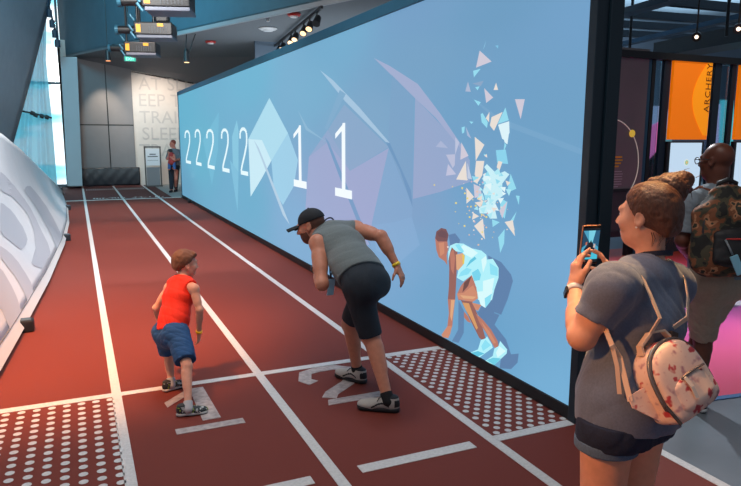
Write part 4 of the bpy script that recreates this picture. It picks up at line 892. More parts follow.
def leg_prims(h, kn, an, g=1.0, w=1.0, back=None):
    back = -FH if back is None else back
    m = kn + (an - kn) * .30
    return [seg(h, kn, .086 * g * w, .056 * g * w, .03 * g), ell(kn, .055 * g * w, k=.02 * g), seg(kn, an, .052 * g * w, .036 * g, .02 * g), seg(m - (an - kn) * .12 + back * .016 * g, m + (an - kn) * .22 + back * .012 * g, .047 * g * w, .036 * g * w, .03 * g), ell(an, (.038 * g, .038 * g, .04 * g), k=.01 * g)]
def arm_prims(s, e, w, g=1.0, m=1.0):
    f = e + (w - e) * .22
    return [ell(s, (.056 * g * m,) * 3, k=.03 * g), seg(s, e, .050 * g * m, .039 * g * m, .025 * g), seg(s + (e - s) * .35, s + (e - s) * .62, .048 * g * m, .046 * g * m, .02 * g), ell(e, .040 * g * m, k=.015 * g), seg(e, w, .040 * g * m, .026 * g, .02 * g), seg(f, f + (w - e) * .2, .042 * g * m, .038 * g * m, .02 * g)]
def foot_prims(an, gy, fwd, g=1.0):
    a = np.array([an[0], an[1], gy + .04 * g]); return [seg(an, a - fwd * .02 * g, .036 * g, .034 * g, .015 * g), seg(a, a + fwd * .13 * g, (.034 * g, .03 * g), (.036 * g, .018 * g), .02 * g, side=np.cross(fwd, ZU))]
def torso_prims(P, N, hd, sd, sL, sR, g=1.0, w=1.0, d=1.0, infl=0.0, belly=0.0, fr=None):
    """pelvis centre to neck base; hd hip direction, sd shoulder direction (left to right)"""
    ax = N - P; M1 = P + ax * .32; M2 = P + ax * .58; M3 = P + ax * .86; i = infl
    L = [seg(P - nrm(ax) * .06 * g, P + ax * .12, (.160 * g * w + i, .112 * g * d + i), (.158 * g * w + i, .112 * g * d + i), .05 * g, side=hd),
         seg(P + ax * .12, M1, (.158 * g * w + i, .112 * g * d + i), (.140 * g * w + i, .104 * g * d + i), .05 * g, side=hd),
         seg(M1, M2, (.142 * g * w + i, .104 * g * d + i), (.160 * g * w + i, .114 * g * d + i), .05 * g, side=sd),
         seg(M2, M3, (.164 * g * w + i, .116 * g * d + i), (.142 * g * w + i, .088 * g * d + i), .05 * g, side=sd)]
    for s in (sL, sR): L.append(seg(s, N - nrm(ax) * .02 * g + (s - N) * .15, .056 * g + i, .052 * g + i, .05 * g))
    return L
def neck_prims(N, H, g=1.0, r=1.0): return [seg(N - H.z * .02 * g, H.p(0, -.022 * g, -.055 * g), .060 * g * r, .055 * g * r, .03 * g)]
def shoe(name, at_, fwd, L, up_m, sole_m, acc_m, parent, pitch=0.0, label=None, lace_m=None):
    """a running shoe standing at its heel point"""
    f = nrm(np.array([fwd[0], fwd[1], 0])); f = nrm(f - ZU * math.sin(pitch)); F_ = Frame(at_, f, ZU); s = L / .29
    P = lambda x, y, z: F_.p(x * s, y * s, z * s)
    up = [ell(P(0, .005, .052), (.036 * s, .046 * s, .05 * s), F_.ax, .02), seg(P(0, .03, .062), P(0, .13, .045), (.038 * s, .046 * s), (.044 * s, .030 * s), .03 * s, side=F_.x), ell(P(0, .17, .036), (.046 * s, .072 * s, .034 * s), F_.ax, .03 * s), seg(P(0, .015, .075), P(0, .012, .103), (.035 * s, .042 * s), (.037 * s, .046 * s), .02 * s, side=F_.x, cap=.01 * s),
          seg(P(0, .075, .085), P(0, .06, .122), (.026 * s, .010 * s), (.022 * s, .008 * s), .015 * s, side=F_.x)]
    pt = [(lambda C_: (np.abs(F_.loc(C_)[:, 2] / s - (.045 + .018 * np.sin((F_.loc(C_)[:, 1] / s - .02) * 32))) < .006) & (F_.loc(C_)[:, 1] / s > .02) & (F_.loc(C_)[:, 1] / s < .14), 1), (lambda C_: (F_.loc(C_)[:, 1] / s < -.012) & (F_.loc(C_)[:, 2] / s > .04) & (F_.loc(C_)[:, 2] / s < .085), 1), (lambda C_: (F_.loc(C_)[:, 2] / s > .098) & (F_.loc(C_)[:, 1] / s < .058), 1)]
    o = sdf_obj(name, up, .0042 * max(s, .75), [up_m, acc_m], parent, cuts=[(P(0, 0, .016), -F_.z)], paint=pt, label=label)
    so = [seg(P(0, .0, .02), P(0, .10, .02), (.041 * s, .03 * s), (.040 * s, .03 * s), .01, side=F_.x, cap=.043 * s), seg(P(0, .10, .02), P(0, .19, .02), (.040 * s, .03 * s), (.049 * s, .03 * s), .02, side=F_.x, cap=.052 * s)]
    sdf_obj('sole', so, .0042 * max(s, .75), [sole_m, mat('sole_black', (22, 22, 25), rough=.7)], o, cuts=[(P(0, 0, .032), F_.z), (P(0, 0, 0.001), -F_.z)], paint=[(lambda C_: F_.loc(C_)[:, 2] / s < .012, 1)])
    lb = MB()
    for i in range(5):
        y = .075 + i * .019; z = .092 - i * .0085
        lb.tube([P(-.030 - .002 * i, y, z - .014), P(-.012, y + .004, z + .001), P(.012, y + .004, z + .001), P(.030 + .002 * i, y, z - .014)], .0032 * s, 6)
    lb.tube([P(0, .075, .098), P(-.03, .085, .1), P(-.045, .10, .078)], .0028 * s, 6); lb.tube([P(0, .075, .098), P(.03, .085, .1), P(.045, .10, .076)], .0028 * s, 6)
    lb.build('lace', lace_m or acc_m, o, True)
    return o
def band(name, c, axis, r, wd, th, m, parent, label=None):
    return MB().lathe([(r, -wd / 2), (r + th, -wd / 2), (r + th, wd / 2), (r, wd / 2)], c, axis, 22).build(name, m, parent, True, label=label)
BAND = mat('yellow_wristband', (246, 206, 40), rough=0.5)

# ---------------------------------------------------------------- the man on lane two
def build_man():
    T = thing('person', 'man in grey sleeveless shirt, black cap and dark shorts bending forward on lane two', 'person', (1.80, 4.1, 0))
    fL, fR = onz(387, 411), onz(357, 381.5)
    dL, dR = nrm(-RH * .97 + FH * .22), nrm(-RH * .80 + FH * .6)
    aL = fL + np.array([0, 0, .105]); aR = fR + np.array([0, 0, .10])
    kL = at(371, 337, dep(aL) + .13); kR = at(350, 324, dep(aR) - .10)
    hL, hR = at(357.5, 288, 4.53), at(369, 281, 4.68); P = (hL + hR) / 2 + ZU * .05
    sL, sR = at(318, 243, 4.78), at(356, 229, 5.06); N = at(329, 229, 4.99)
    eL, wL = at(322, 284, 4.60), at(316, 267, 4.86); eR, wR = at(381, 236.5, 4.83), at(397, 266, 4.78)
    hd, sd = nrm(hR - hL), nrm(sR - sL)
    H = Frame(at(311, 226, 4.93), nrm(-RH * .93 + FH * .26 - ZU * .30), ZU - RH * .05 + FH * .06); g = 1.04
    spine = nrm(N - P); bk = np.cross(spine, sd); bk = bk if bk[2] > 0 else -bk
    arms = arm_prims(sL, eL, wL, 1, 1.12) + arm_prims(sR, eR, wR, 1, 1.12)
    dl = nrm(wL - eL); dr = nrm(wR - eR)
    hands = hand_prims(wL, dl, nrm(RH * .7 + ZU * .2), nrm(ZU + FH * .3), 1.0, ((.7, .9, .6),) * 4) + hand_prims(wR, nrm(dr + RH * .05 - ZU * .2), nrm(-RH * .8 + FH * .5), nrm(-RH * .6 - FH * .5 + ZU * .1), 1.0, ((.15, .35, .25), (.3, .4, .3), (.35, .45, .3), (.4, .5, .3)), .10)
    legs = leg_prims(hL, kL, aL, 1, 1.12, nrm(RH)) + leg_prims(hR, kR, aR, 1, 1.1, nrm(RH))
    body = torso_prims(P, N, hd, sd, sL, sR, 1, 1.02, 1.0) + neck_prims(N, H, 1, 1.12) + head_prims(H, g, jaw=1.15, chub=1.06) + arms + hands + legs + foot_prims(aL, .01, dL) + foot_prims(aR, .01, dR)
    skin = skin_mat('tanned_skin', (198, 132, 106)); beard = mat('beard_stubble', (104, 62, 48), rough=.8, noise=.25, scale=300); hair = mat('short_brown_hair', (92, 58, 44), rough=.8, noise=.3, scale=250)
    def beardf(C_):
        q = H.loc(C_) / g; return (q[:, 2] < -.035) & (q[:, 1] > -.005) & (q[:, 2] > -.14) & (q[:, 1] > .02 - (q[:, 2] + .035) * -.3) & ~((np.abs(q[:, 2] + .061) < .010) & (np.abs(q[:, 0]) < .02)) & (np.abs(q[:, 0]) < .08)
    def hairf(C_):
        q = H.loc(C_) / g; return ((q[:, 1] < .02) & (q[:, 2] > -.045) & (q[:, 1] > -.14) & (np.abs(q[:, 0]) < .082) & (q[:, 2] < .13) & ~((np.abs(q[:, 0]) > .066) & (q[:, 1] > -.03) & (q[:, 2] < .03))) & (q[:, 2] > -.03 - q[:, 1] * .1)
    bo = sdf_obj('body', body, .0055, [skin, beard, hair], T, paint=[(beardf, 1), (hairf, 2)])
    add_eyes(H, g, T)
    # sleeveless shirt
    i = .012
    sh_ = torso_prims(P + spine * .07, N, hd, sd, sL + (N - sL) * .12, sR + (N - sR) * .12, 1, 1.04, 1.04, i)
    sh_ += [seg(P + spine * .04, P + spine * .16, (.186, .142), (.172, .132), .04, side=hd)]
    for p_, s_, e_ in ((sh_[4], sL, eL), (sh_[5], sR, eR)): p_['cut'] = [(s_ + (N - s_) * .08, s_ - N)]
    sh_ += [seg(s_ + (s_ - N) * .16, e_ + (s_ - N) * .2, .066, .06, .012, op='s') for s_, e_ in ((sL, eL), (sR, eR))]
    sdf_obj('shirt', sh_, .0055, mat('grey_knit_shirt', (104, 112, 112), rough=.85, noise=.12, scale=120, bump=.3, bscale=500, sheen=.2), T, disp=wrinkle(.0030, 13, 5, 3, (1, 1, 1.8)), cuts=[(N + spine * .012, spine + bk * -.2), (P + spine * .015, -spine - bk * .1)], label='grey sleeveless shirt')
    # shorts
    def hem(kn, h, f): return [(h + (kn - h) * f, kn - h)]
    so = torso_prims(P, N, hd, sd, sL, sR, 1, 1.03, 1.04, .012)[:1] + [ell(hL + bk * .0 + nrm(P - N) * .02 + RH * .04 - FH * .02, .098, k=.06), ell(hR + nrm(P - N) * .02 + RH * .03, .10, k=.06)]
    so += [seg(hL, kL, .104, .080, .05, cut=hem(kL, hL, .96)), seg(hR, kR, .102, .078, .05, cut=hem(kR, hR, .90))]
    sdf_obj('shorts', so, .0055, mat('dark_navy_shorts', (27, 36, 46), rough=.85, noise=.10, scale=90, bump=.2, bscale=400), T, disp=wrinkle(.0045, 14, 9, 4, (1, 1, .5)), cuts=[(P + spine * .10, spine)], label='dark navy shorts')
    # cap
    cap = [ell(H.p(0, -.016 * g, .034 * g), (.084 * g, .104 * g, .094 * g), H.ax, .01, cut=[(H.p(0, 0, .030 * g), nrm(-H.z - H.y * .12))])]
    cmn = mat('black_cap', (20, 24, 30), rough=.8, noise=.1, scale=150)
    co = sdf_obj('cap', cap, .0045, cmn, T)
    br = grid_mesh(lambda u, v: H.p((u - .5) * .158 * g * (1 - .12 * v), (.065 + .125 * v * (1 - 1.1 * (u - .5) ** 2)) * g, (.038 - .012 * v - .10 * (u - .5) ** 2) * g), 14, 8).build('brim', cmn, co, True); br.modifiers.new('Solidify', 'SOLIDIFY').thickness = .005
    MB().lathe([(.008, 0), (.006, .006), (.001, .008)], H.p(0, -.016 * g, .126 * g), H.z, 12).build('button', cmn, co, True)
    # shoes and socks
    gs = mat('light_grey_shoe_mesh', (176, 172, 166), rough=.8, noise=.08, scale=200); bl = mat('shoe_black', (24, 25, 30), rough=.7)
    for f, d, an, lab in ((fL, dL, aL, 'light grey running shoe on the near foot'), (fR, dR, aR, 'light grey running shoe on the far foot')):
        shoe('running_shoe', f - d * .045, d, .305, gs, bl, bl, T, 0, lab)
    for an, kn in ((aL, kL), (aR, kR)):
        a_ = nrm(kn - an); sdf_obj('sock', [seg(an - a_ * .03, an + a_ * .038, .043, .0425, .01, cut=[(an + a_ * .03, a_)])], .0045, mat('black_sock', (22, 24, 28), rough=.9), T)
    # wristband, watch, lanyard with badge
    band('wristband', wR - dr * .012, dr, .0295, .022, .003, BAND, T, 'yellow wristband')
    wt_ = band('watch', wL - dl * .02, dl, .030, .024, .004, DARK, T, 'black wrist watch'); MB().box(wL - dl * .02 - RH * .035, (.012, .034, .034), RH, dl, ZU, .004).build('watch_face', mat('watch_glass', (30, 60, 80), rough=.15), wt_)
    lm = mat('navy_lanyard', (24, 32, 56), rough=.7); nk = []
    for k in range(17):
        a = -2.6 + 5.2 * k / 16; nk.append(N + spine * (.034 + .012 * math.cos(a)) + sd * .072 * math.sin(a) + bk * .074 * math.cos(a))
    bd = at(331, 287, 4.84)
    path = nk + [at(330, 272, 4.86), bd + ZU * .065]
    lo = MB().tube([nk[0], at(333, 262, 4.95), bd + ZU * .066], .005, 6).tube(path, .006, 6).build('lanyard', lm, T, True)
    MB().box(bd, (.052, .006, .125), nrm(RH + FH * .4), nrm(FH - RH * .4), ZU + RH * .12, .003).build('badge', mat('light_blue_badge', (176, 232, 255), rough=.4), lo, label='light blue badge')
build_man()

# ---------------------------------------------------------------- the boy on lane one
def build_boy():
    T = thing('person', 'small boy in red tank top and blue shorts leaning forward on lane one', 'person', (0.6, 4.4, 0))
    g = .66
    fR, fL = onz(184, 415.5), onz(169, 390.5)
    dR, dL = nrm(RH * .95 + FH * .32), nrm(RH * .70 + FH * .72)
    aR, aL = fR + np.array([0, 0, .075]) + dR * .03, fL + np.array([0, 0, .07]) + dL * .02
    hR, hL = at(178.5, 335, 4.66), at(165.5, 332, 4.80)
    kR, kL = at(187, 366, 4.50), at(169.5, 356, 4.86)
    P = (hR + hL) / 2 + ZU * .02
    N = at(182, 278, 4.86); sR, sL = at(194, 289, 4.72), at(169.5, 287.5, 4.91)
    eR, wR = at(199.5, 310, 4.69), at(199, 333, 4.76); eL, wL = at(156, 308, 4.91), at(161, 326, 5.04)
    hd, sd = nrm(hR - hL), nrm(sR - sL); spine = nrm(N - P); bk = np.cross(spine, sd); bk = bk if bk @ FH < 0 else -bk
    H = Frame(at(185.5, 264, 4.90), nrm(RH * .80 + FH * .58 - ZU * .10), ZU + RH * .06); hg = .86
    dr, dl = nrm(wR - eR), nrm(wL - eL)
    body = torso_prims(P, N, hd, sd, sL, sR, g, 1.0, 1.0) + neck_prims(N, H, g, .95) + head_prims(H, hg, nose=.8, chub=1.12, jaw=.9) + arm_prims(sL, eL, wL, g, .92) + arm_prims(sR, eR, wR, g, .92)
    body += hand_prims(wR, nrm(dr - ZU * .1), nrm(-RH + FH * .2), nrm(FH), .68, ((.2, .35, .25), (.25, .4, .3), (.3, .4, .3), (.3, .5, .3))) + hand_prims(wL, dl, nrm(RH), nrm(FH), .68, ((.2, .35, .25),) * 4)
    body += leg_prims(hL, kL, aL, g, .98, nrm(-dL)) + leg_prims(hR, kR, aR, g, .98, nrm(-dR)) + foot_prims(aL, .005, dL, g) + foot_prims(aR, .005, dR, g)
    skin = skin_mat('fair_skin', (218, 160, 136))
    sdf_obj('body', body, .0045, skin, T)
    add_eyes(H, hg, T, (80, 70, 60))
    q = lambda x, y, z: H.p(x * hg, y * hg, z * hg)
    hr = [ell(q(0, -.022, .040), (.083 * hg, .101 * hg, .092 * hg), H.ax, .02), seg(q(-.045, .062, .092), q(.045, .058, .094), .014 * hg, k=.03), seg(q(0, -.09, -.02), q(0, -.075, -.05), (.05 * hg, .022 * hg), (.035 * hg, .02 * hg), .03, side=H.x)]
    hm = mat('brown_boy_hair', (112, 74, 54), rough=.7, noise=.35, scale=160, bump=.5, bscale=260)
    for p_ in hr: p_['cut'] = [(q(0, .066, .058), nrm(H.y * .75 - H.z * .75)), (q(0, -.02, -.050), -H.z)]
    hr[0]['cut'] = [(q(0, .058, .060), nrm(H.y * .8 - H.z * .6)), (q(0, 0, -.055), -H.z), (q(0, -.002, .018), nrm(H.y * .72 - H.z * .7))]
    sdf_obj('hair', hr[:2] + [hr[2]], .004, hm, T, disp=wrinkle(.005, 75, 3, 6), label='short brown hair')
    i = .010
    tk = torso_prims(P + spine * .05, N, hd, sd, sL + (N - sL) * .30, sR + (N - sR) * .30, g, 1.08, 1.08, i) + [seg(P + spine * .01, P + spine * .12, (.122, .098), (.112, .090), .03, side=hd)]
    for p_, s_ in ((tk[4], sL), (tk[5], sR)): p_['cut'] = [(s_ + (N - s_) * .24, s_ - N)]
    tk += [seg(s_ + (s_ - N) * .12, e_ + (s_ - N) * .2, .047, .045, .01, op='s') for s_, e_ in ((sL, eL), (sR, eR))]
    redm = mat('red_tank_top', (232, 44, 16), rough=.8, noise=.06, scale=100, bump=.25, bscale=400)
    sdf_obj('tank_top', tk, .0045, redm, T, disp=wrinkle(.0045, 24, 15, 4), cuts=[(N + spine * .004, spine - bk * .15), (P - spine * .012, -spine)], label='red tank top')
    nk = [N + spine * .008 + sd * .048 * math.sin(a) + bk * .050 * math.cos(a) for a in np.linspace(-2.2, 2.2, 15)]
    MB().tube(nk, .007, 6).build('collar_trim', mat('dark_trim', (40, 26, 34), rough=.8), T, True)
    so = torso_prims(P, N, hd, sd, sL, sR, g, 1.06, 1.1, .008)[:1] + [ell((hL * .8 + P * .2) + bk * .035 - spine * .01, .074, k=.04), ell((hR * .8 + P * .2) + bk * .035 - spine * .01, .074, k=.04)]
    so += [seg(hL, kL, .082, .068, .035, cut=[(hL + (kL - hL) * .84, kL - hL)]), seg(hR, kR, .082, .070, .035, cut=[(hR + (kR - hR) * .84, kR - hR)])]
    sdf_obj('shorts', so, .0045, mat('blue_shorts', (24, 74, 124), rough=.85, noise=.08, scale=90, bump=.2, bscale=400), T, disp=wrinkle(.006, 26, 21, 5), cuts=[(P + spine * .05, spine)], label='blue shorts')
    um = mat('black_teal_shoe', (58, 72, 78), rough=.75)
    if not um.get('patched'):
        nt = um.node_tree; um['patched'] = 1; tc = nt.nodes.new('ShaderNodeTexCoord'); n1 = nt.nodes.new('ShaderNodeTexNoise'); n1.inputs['Scale'].default_value = 34; r1 = nt.nodes.new('ShaderNodeValToRGB'); r1.color_ramp.interpolation = 'CONSTANT'; e_ = r1.color_ramp.elements
        e_[0].position = 0; e_[0].color = (*lin((170, 176, 176)), 1); e_[1].position = .42; e_[1].color = (*lin((44, 54, 58)), 1); x_ = e_.new(.60); x_.color = (*lin((170, 204, 66)), 1); x_ = e_.new(.65); x_.color = (*lin((70, 84, 92)), 1)
        nt.links.new(tc.outputs['Object'], n1.inputs['Vector']); nt.links.new(n1.outputs['Fac'], r1.inputs['Fac']); nt.links.new(r1.outputs['Color'], nt.nodes['Principled BSDF'].inputs['Base Color'])
    wm = mat('shoe_white', (190, 192, 192), rough=.7)
    for f, d, an, kn in ((fR, dR, aR, kR), (fL, dL, aL, kL)):
        shoe('running_shoe', f - d * .02, d, .215, um, wm, mat('shoe_dark_grey', (44, 50, 54), rough=.7), T, 0, 'dark running shoe with grey and lime patches', wm)
        a_ = nrm(kn - an); sdf_obj('sock', [seg(an - a_ * .03, an + a_ * .03, .031, .031, .01, cut=[(an + a_ * .022, a_)])], .0045, mat('grey_sock', (186, 188, 192), rough=.9), T)
    band('wristband', wR - dr * .012, dr, .020, .018, .003, BAND, T, 'yellow wristband')
build_boy()

# ---------------------------------------------------------------- the woman filming with her phone
def build_woman():
    hL, hR = at(608, 424, 2.15), at(639, 424, 2.28); P = (hL + hR) / 2 + ZU * .05
    T = thing('person', 'woman in slate blue t-shirt and denim shorts seen from behind, holding up a phone', 'person', (P[0], P[1], 0))
    sL, sR = at(612, 288, 2.08), at(671, 285, 2.31); N = at(649, 266, 2.24)
    eL, wL = at(582, 336, 2.12), at(574, 287, 2.34); eR, wR = at(654, 328, 2.56), at(609, 282, 2.49)
    hd, sd = nrm(hR - hL), nrm(sR - sL); spine = nrm(N - P); head_u = nrm(-RH * .66 + FH * .75)
    bk = np.cross(spine, sd); bk = bk if bk @ FH < 0 else -bk
    H = Frame(at(647, 216, 2.23), nrm(-RH * .66 + FH * .75 - ZU * .04), ZU - RH * .02); g = .93
    kL = hL + np.array([0, 0, -.43]) + hd * .02 - bk * .02; kR = hR + np.array([0, 0, -.43]) - hd * .01 - bk * .02
    aL = np.array([kL[0], kL[1], .10]) + bk * .03; aR = np.array([kR[0], kR[1], .10]) + bk * .03
    dl, dr = nrm(wL - eL), nrm(wR - eR)
    legs = []
    for h, k, a in ((hL, kL, aL), (hR, kR, aR)):
        legs += [seg(h, k, .088, .060, .02), ell(k, .056, k=.02), seg(k, a, .053, .036, .02), seg(k + (a - k) * .12 + bk * .014, k + (a - k) * .5 + bk * .012, .05, .042, .03)] + foot_prims(a, .01, head_u, .92)
    phc = at(589.5, 244.5, 2.47); px_ = nrm(RH * .97 + FH * .14 + ZU * .02); pz_ = nrm(ZU * .99 - FH * .10 + RH * .03); pn_ = np.cross(px_, pz_); pn_ = pn_ if pn_ @ FH < 0 else -pn_
    fo = ((.30, .25, .15), (.42, .5, .3), (.5, .7, .4), (.6, .8, .5))
    hands = hand_prims(wL, nrm(pz_ * .95 + FH * .28 + RH * .06), nrm(RH * .8 + FH * .1), nrm(-FH + RH * .25), .97, fo, .05, (.75, .45, .25), (.8, -.1, .35))
    hands += hand_prims(wR, nrm(pz_ * .9 - RH * .22 + FH * .12), nrm(-RH * .8 + FH * .25), nrm(-FH - RH * .35), .95, fo, .06, (.7, .55, .4), (.45, .1, .75))
    body = torso_prims(P, N, hd, sd, sL, sR, .92, .96, .98) + neck_prims(N, H, .88, .90) + head_prims(H, g, chub=.98, jaw=.88, nose=.8) + arm_prims(sL, eL, wL, .96, 1.12) + arm_prims(sR, eR, wR, .95, 1.1) + hands + legs
    skin = skin_mat('fair_warm_skin', (222, 164, 138)); lip = mat('lip_pink', (190, 104, 96), rough=.4)
    lipf = lambda C_: (np.abs(H.loc(C_)[:, 2] / g + .061) < .011) & (np.abs(H.loc(C_)[:, 0] / g) < .021) & (H.loc(C_)[:, 1] / g > .082)
    sdf_obj('body', body, .0044, [skin, lip], T, paint=[(lipf, 1)])
    add_eyes(H, g, T, (70, 90, 100))
    MB().lathe([(.0005, -.0045), (.0045, 0), (.0005, .0045)], H.p(-.083 * g, -.002 * g, -.033 * g), H.y, 10).build('earring', mat('pearl', (236, 232, 226), rough=.2), T, True, label='white pearl earring')
    MB().lathe([(.0005, -.0045), (.0045, 0), (.0005, .0045)], H.p(.083 * g, -.002 * g, -.033 * g), H.y, 10).build('earring', mat('pearl', (236, 232, 226)), T, True, label='white pearl earring')
    # hair drawn up into a loose bun
    q = lambda x, y, z: H.p(x * g, y * g, z * g)
    hm = mat('auburn_hair', (92, 53, 34), rough=.55, noise=.30, scale=150, bump=.6, bscale=220, spec=.6)
    nt = hm.node_tree
    for n in nt.nodes:
        if n.type == 'TEX_NOISE':
            mp = nt.nodes.new('ShaderNodeMapping'); mp.inputs['Scale'].default_value = (1, 1, .28); mp.inputs['Rotation'].default_value = (0.9, 0.4, 0)
            nt.links.new(n.inputs['Vector'].links[0].from_socket, mp.inputs['Vector']); nt.links.new(mp.outputs['Vector'], n.inputs['Vector'])
    hp = [ell(q(0, -.020, .036), (.082 * g, .104 * g, .094 * g), H.ax, .02, cut=[(q(0, .060, .066), nrm(H.y * .85 - H.z * .5)), (q(0, .004, .0), nrm(H.y * .80 - H.z * .6))]), seg(q(-.03, -.09, -.02), q(.03, -.09, -.02), (.05 * g, .022 * g), k=.04, side=H.z)]
    ho = sdf_obj('hair', hp, .004, hm, T, disp=wrinkle(.003, 110, 8, 6, (1, 1, .3)), label='auburn hair drawn back')
    bc = at(677, 187, 2.20)
    bx = nrm(RH * .94 + ZU * .30 - FH * .1); by = nrm(ZU - RH * .3); bz = np.cross(bx, by); bun = []
    for k in range(9):
        a = k * .75; c_ = bc + by * .022 * math.cos(a) + bz * .026 * math.sin(a) + bx * (k - 4) * .006; bun.append(ell(c_, (.030, .022, .020), np.array([bx * math.cos(a * .5) + by * math.sin(a * .5), by * math.cos(a * .5) - bx * math.sin(a * .5), bz]), .010))
    bun += [seg(at(656, 187, 2.22), bc, .034, .03, .02), seg(bc, at(689, 180, 2.2), .026, .014, .02), seg(bc, at(688, 189, 2.23), .024, .012, .015), seg(at(664, 178, 2.23), at(684, 175, 2.2), .014, .010, .012)]
    bo = sdf_obj('bun', bun, .0035, hm, ho, disp=wrinkle(.006, 95, 18, 6))
    sb = MB(); r_ = random.Random(4)
    for i in range(34):
        p0 = bc + bx * r_.gauss(0, .02) + by * r_.gauss(0, .02) + bz * r_.gauss(0, .02); d_ = nrm(bx * r_.uniform(.1, 1) + by * r_.gauss(0, .6) + bz * r_.gauss(0, .6)); L = r_.uniform(.015, .04)
        sb.tube([p0, p0 + d_ * L * .6 + ZU * .004, p0 + d_ * L + nrm(np.array([r_.gauss(0, 1), r_.gauss(0, 1), r_.gauss(0, 1)])) * .014], [.0012, .0010, .0005], 4)
    for i in range(26):
        a = r_.uniform(-1.1, 1.1); p0 = q(.06 * math.sin(a), -.085 * math.cos(a), -.052); sb.tube([p0, p0 - H.z * .02 - H.y * .006, p0 - H.z * r_.uniform(.025, .05) + H.x * r_.gauss(0, .012)], [.0011, .0009, .0004], 4)
    sb.build('loose_strands', hm, ho, True, kind='stuff')
    # t-shirt
    sm_ = mat('slate_tshirt', (98, 110, 134), rough=.85, noise=.10, scale=140, bump=.25, bscale=500, sheen=.25)
    i = .013
    ts = torso_prims(P + spine * .04, N, hd, sd, sL, sR, .92, 1.0, 1.04, i) + [seg(P - ZU * .15 + bk * .012, P + spine * .05 + bk * .012, (.192, .154), (.184, .146), .05, side=hd), seg(P + spine * .05, P + spine * .16, (.178, .138), (.156, .124), .05, side=hd)]
    for s_, e_, f in ((sL, eL, .62), (sR, eR, .62)):
        ts += [ell(s_, .062, k=.05), seg(s_, e_, .062, .065, .04, cut=[(s_ + (e_ - s_) * f, e_ - s_)]), ]
    nb = N + spine * .018
    ts += [seg(nb, nb + spine * .08, .060, .066, .01, op='s')]
    sdf_obj('t_shirt', ts, .0048, sm_, T, disp=wrinkle(.0065, 17, 31, 6), cuts=[(N + spine * .026, spine - bk * .35), (P - ZU * .030, nrm(-ZU - hd * .06))], label='slate blue t-shirt')
    # denim shorts with rolled cuffs
    dn = mat('dark_denim', (24, 36, 62), rough=.85, noise=.25, scale=180, bump=.4, bscale=700); cf = mat('denim_inside', (84, 108, 136), rough=.9, noise=.2, scale=220, bump=.3, bscale=700)
    so = [seg(P - spine * .06, P + spine * .10, (.156, .116), (.148, .110), .05, side=hd), ell(hL + bk * .028 - ZU * .01, .090, k=.05), ell(hR + bk * .028 - ZU * .01, .090, k=.05)]
    zc = hL[2] - .062
    for h, k in ((hL, kL), (hR, kR)): so.append(seg(h, h + nrm(k - h) * .2, .098, .098, .02))
    sho = sdf_obj('shorts', so, .0045, dn, T, disp=wrinkle(.004, 30, 41, 5), cuts=[(P - ZU * .008, nrm(ZU + hd * .06)), ((0, 0, zc), -ZU)], label='dark denim shorts with rolled cuffs')
    for h, k in ((hL, kL), (hR, kR)):
        a_ = nrm(k - h); sdf_obj('cuff', [seg(h, h + a_ * .2, .103, .103, .01, cut=[((0, 0, zc + .014), ZU), ((0, 0, zc - .022), -ZU)])], .0045, cf, sho, label='paler rolled denim cuff')
    for a in (aL, aR): shoe('running_shoe', np.array([a[0], a[1], 0]) - head_u * .05, head_u, .255, mat('white_shoe', (200, 198, 196)), mat('shoe_white', (190, 192, 192)), mat('grey_accent', (120, 120, 126)), T)
    # lanyard, watch
    lm = mat('navy_lanyard', (24, 32, 56)); nk = []
    for k in range(25):
        a = -3.3 + 6.6 * k / 24; r2 = .066 if math.cos(a) > -.3 else .078
        nk.append(N + spine * (.040 + .012 * math.cos(a) - (.05 * max(0, -math.cos(a)))) + sd * r2 * math.sin(a) + bk * (.068 * math.cos(a)))
    nk += [N - bk * .135 - spine * .22]
    nk = [N - bk * .132 - spine * .22 + sd * .01] + nk
    MB().ribbon(nk, [(p - N - spine * ((p - N) @ spine)) for p in nk], .017, .003).build('lanyard', lm, T)
    lw = wL - dl * .028; wm = mat('pale_watch_strap', (206, 202, 204), rough=.6)
    wo = band('watch', lw, dl, .0285, .024, .004, wm, T, 'pale wrist watch strap'); fn = nrm(-RH * .9 - FH * .2); MB().box(lw + fn * .034, (.034, .012, .034), dl, fn, np.cross(dl, fn), .004).build('watch_case', mat('watch_dark', (40, 40, 46), rough=.25, metal=.5), wo)
    # phone
    ph = thing('phone', 'phone held up by the woman, showing the scene on its lit screen', 'phone', phc)
    MB().box(phc, (.074, .010, .152), px_, pn_, pz_, .0045).build('case', mat('copper_case', (196, 132, 98), rough=.4, metal=.3), ph)
    def pq(x, y, l=0): return phc + px_ * x + pz_ * y + pn_ * (.0052 + l)
    MB().prism([pq(-.0345, -.073), pq(.0345, -.073), pq(.0345, .073), pq(-.0345, .073)], pn_ * .0006).build('bezel', mat('phone_black', (8, 9, 11), rough=.15), ph)
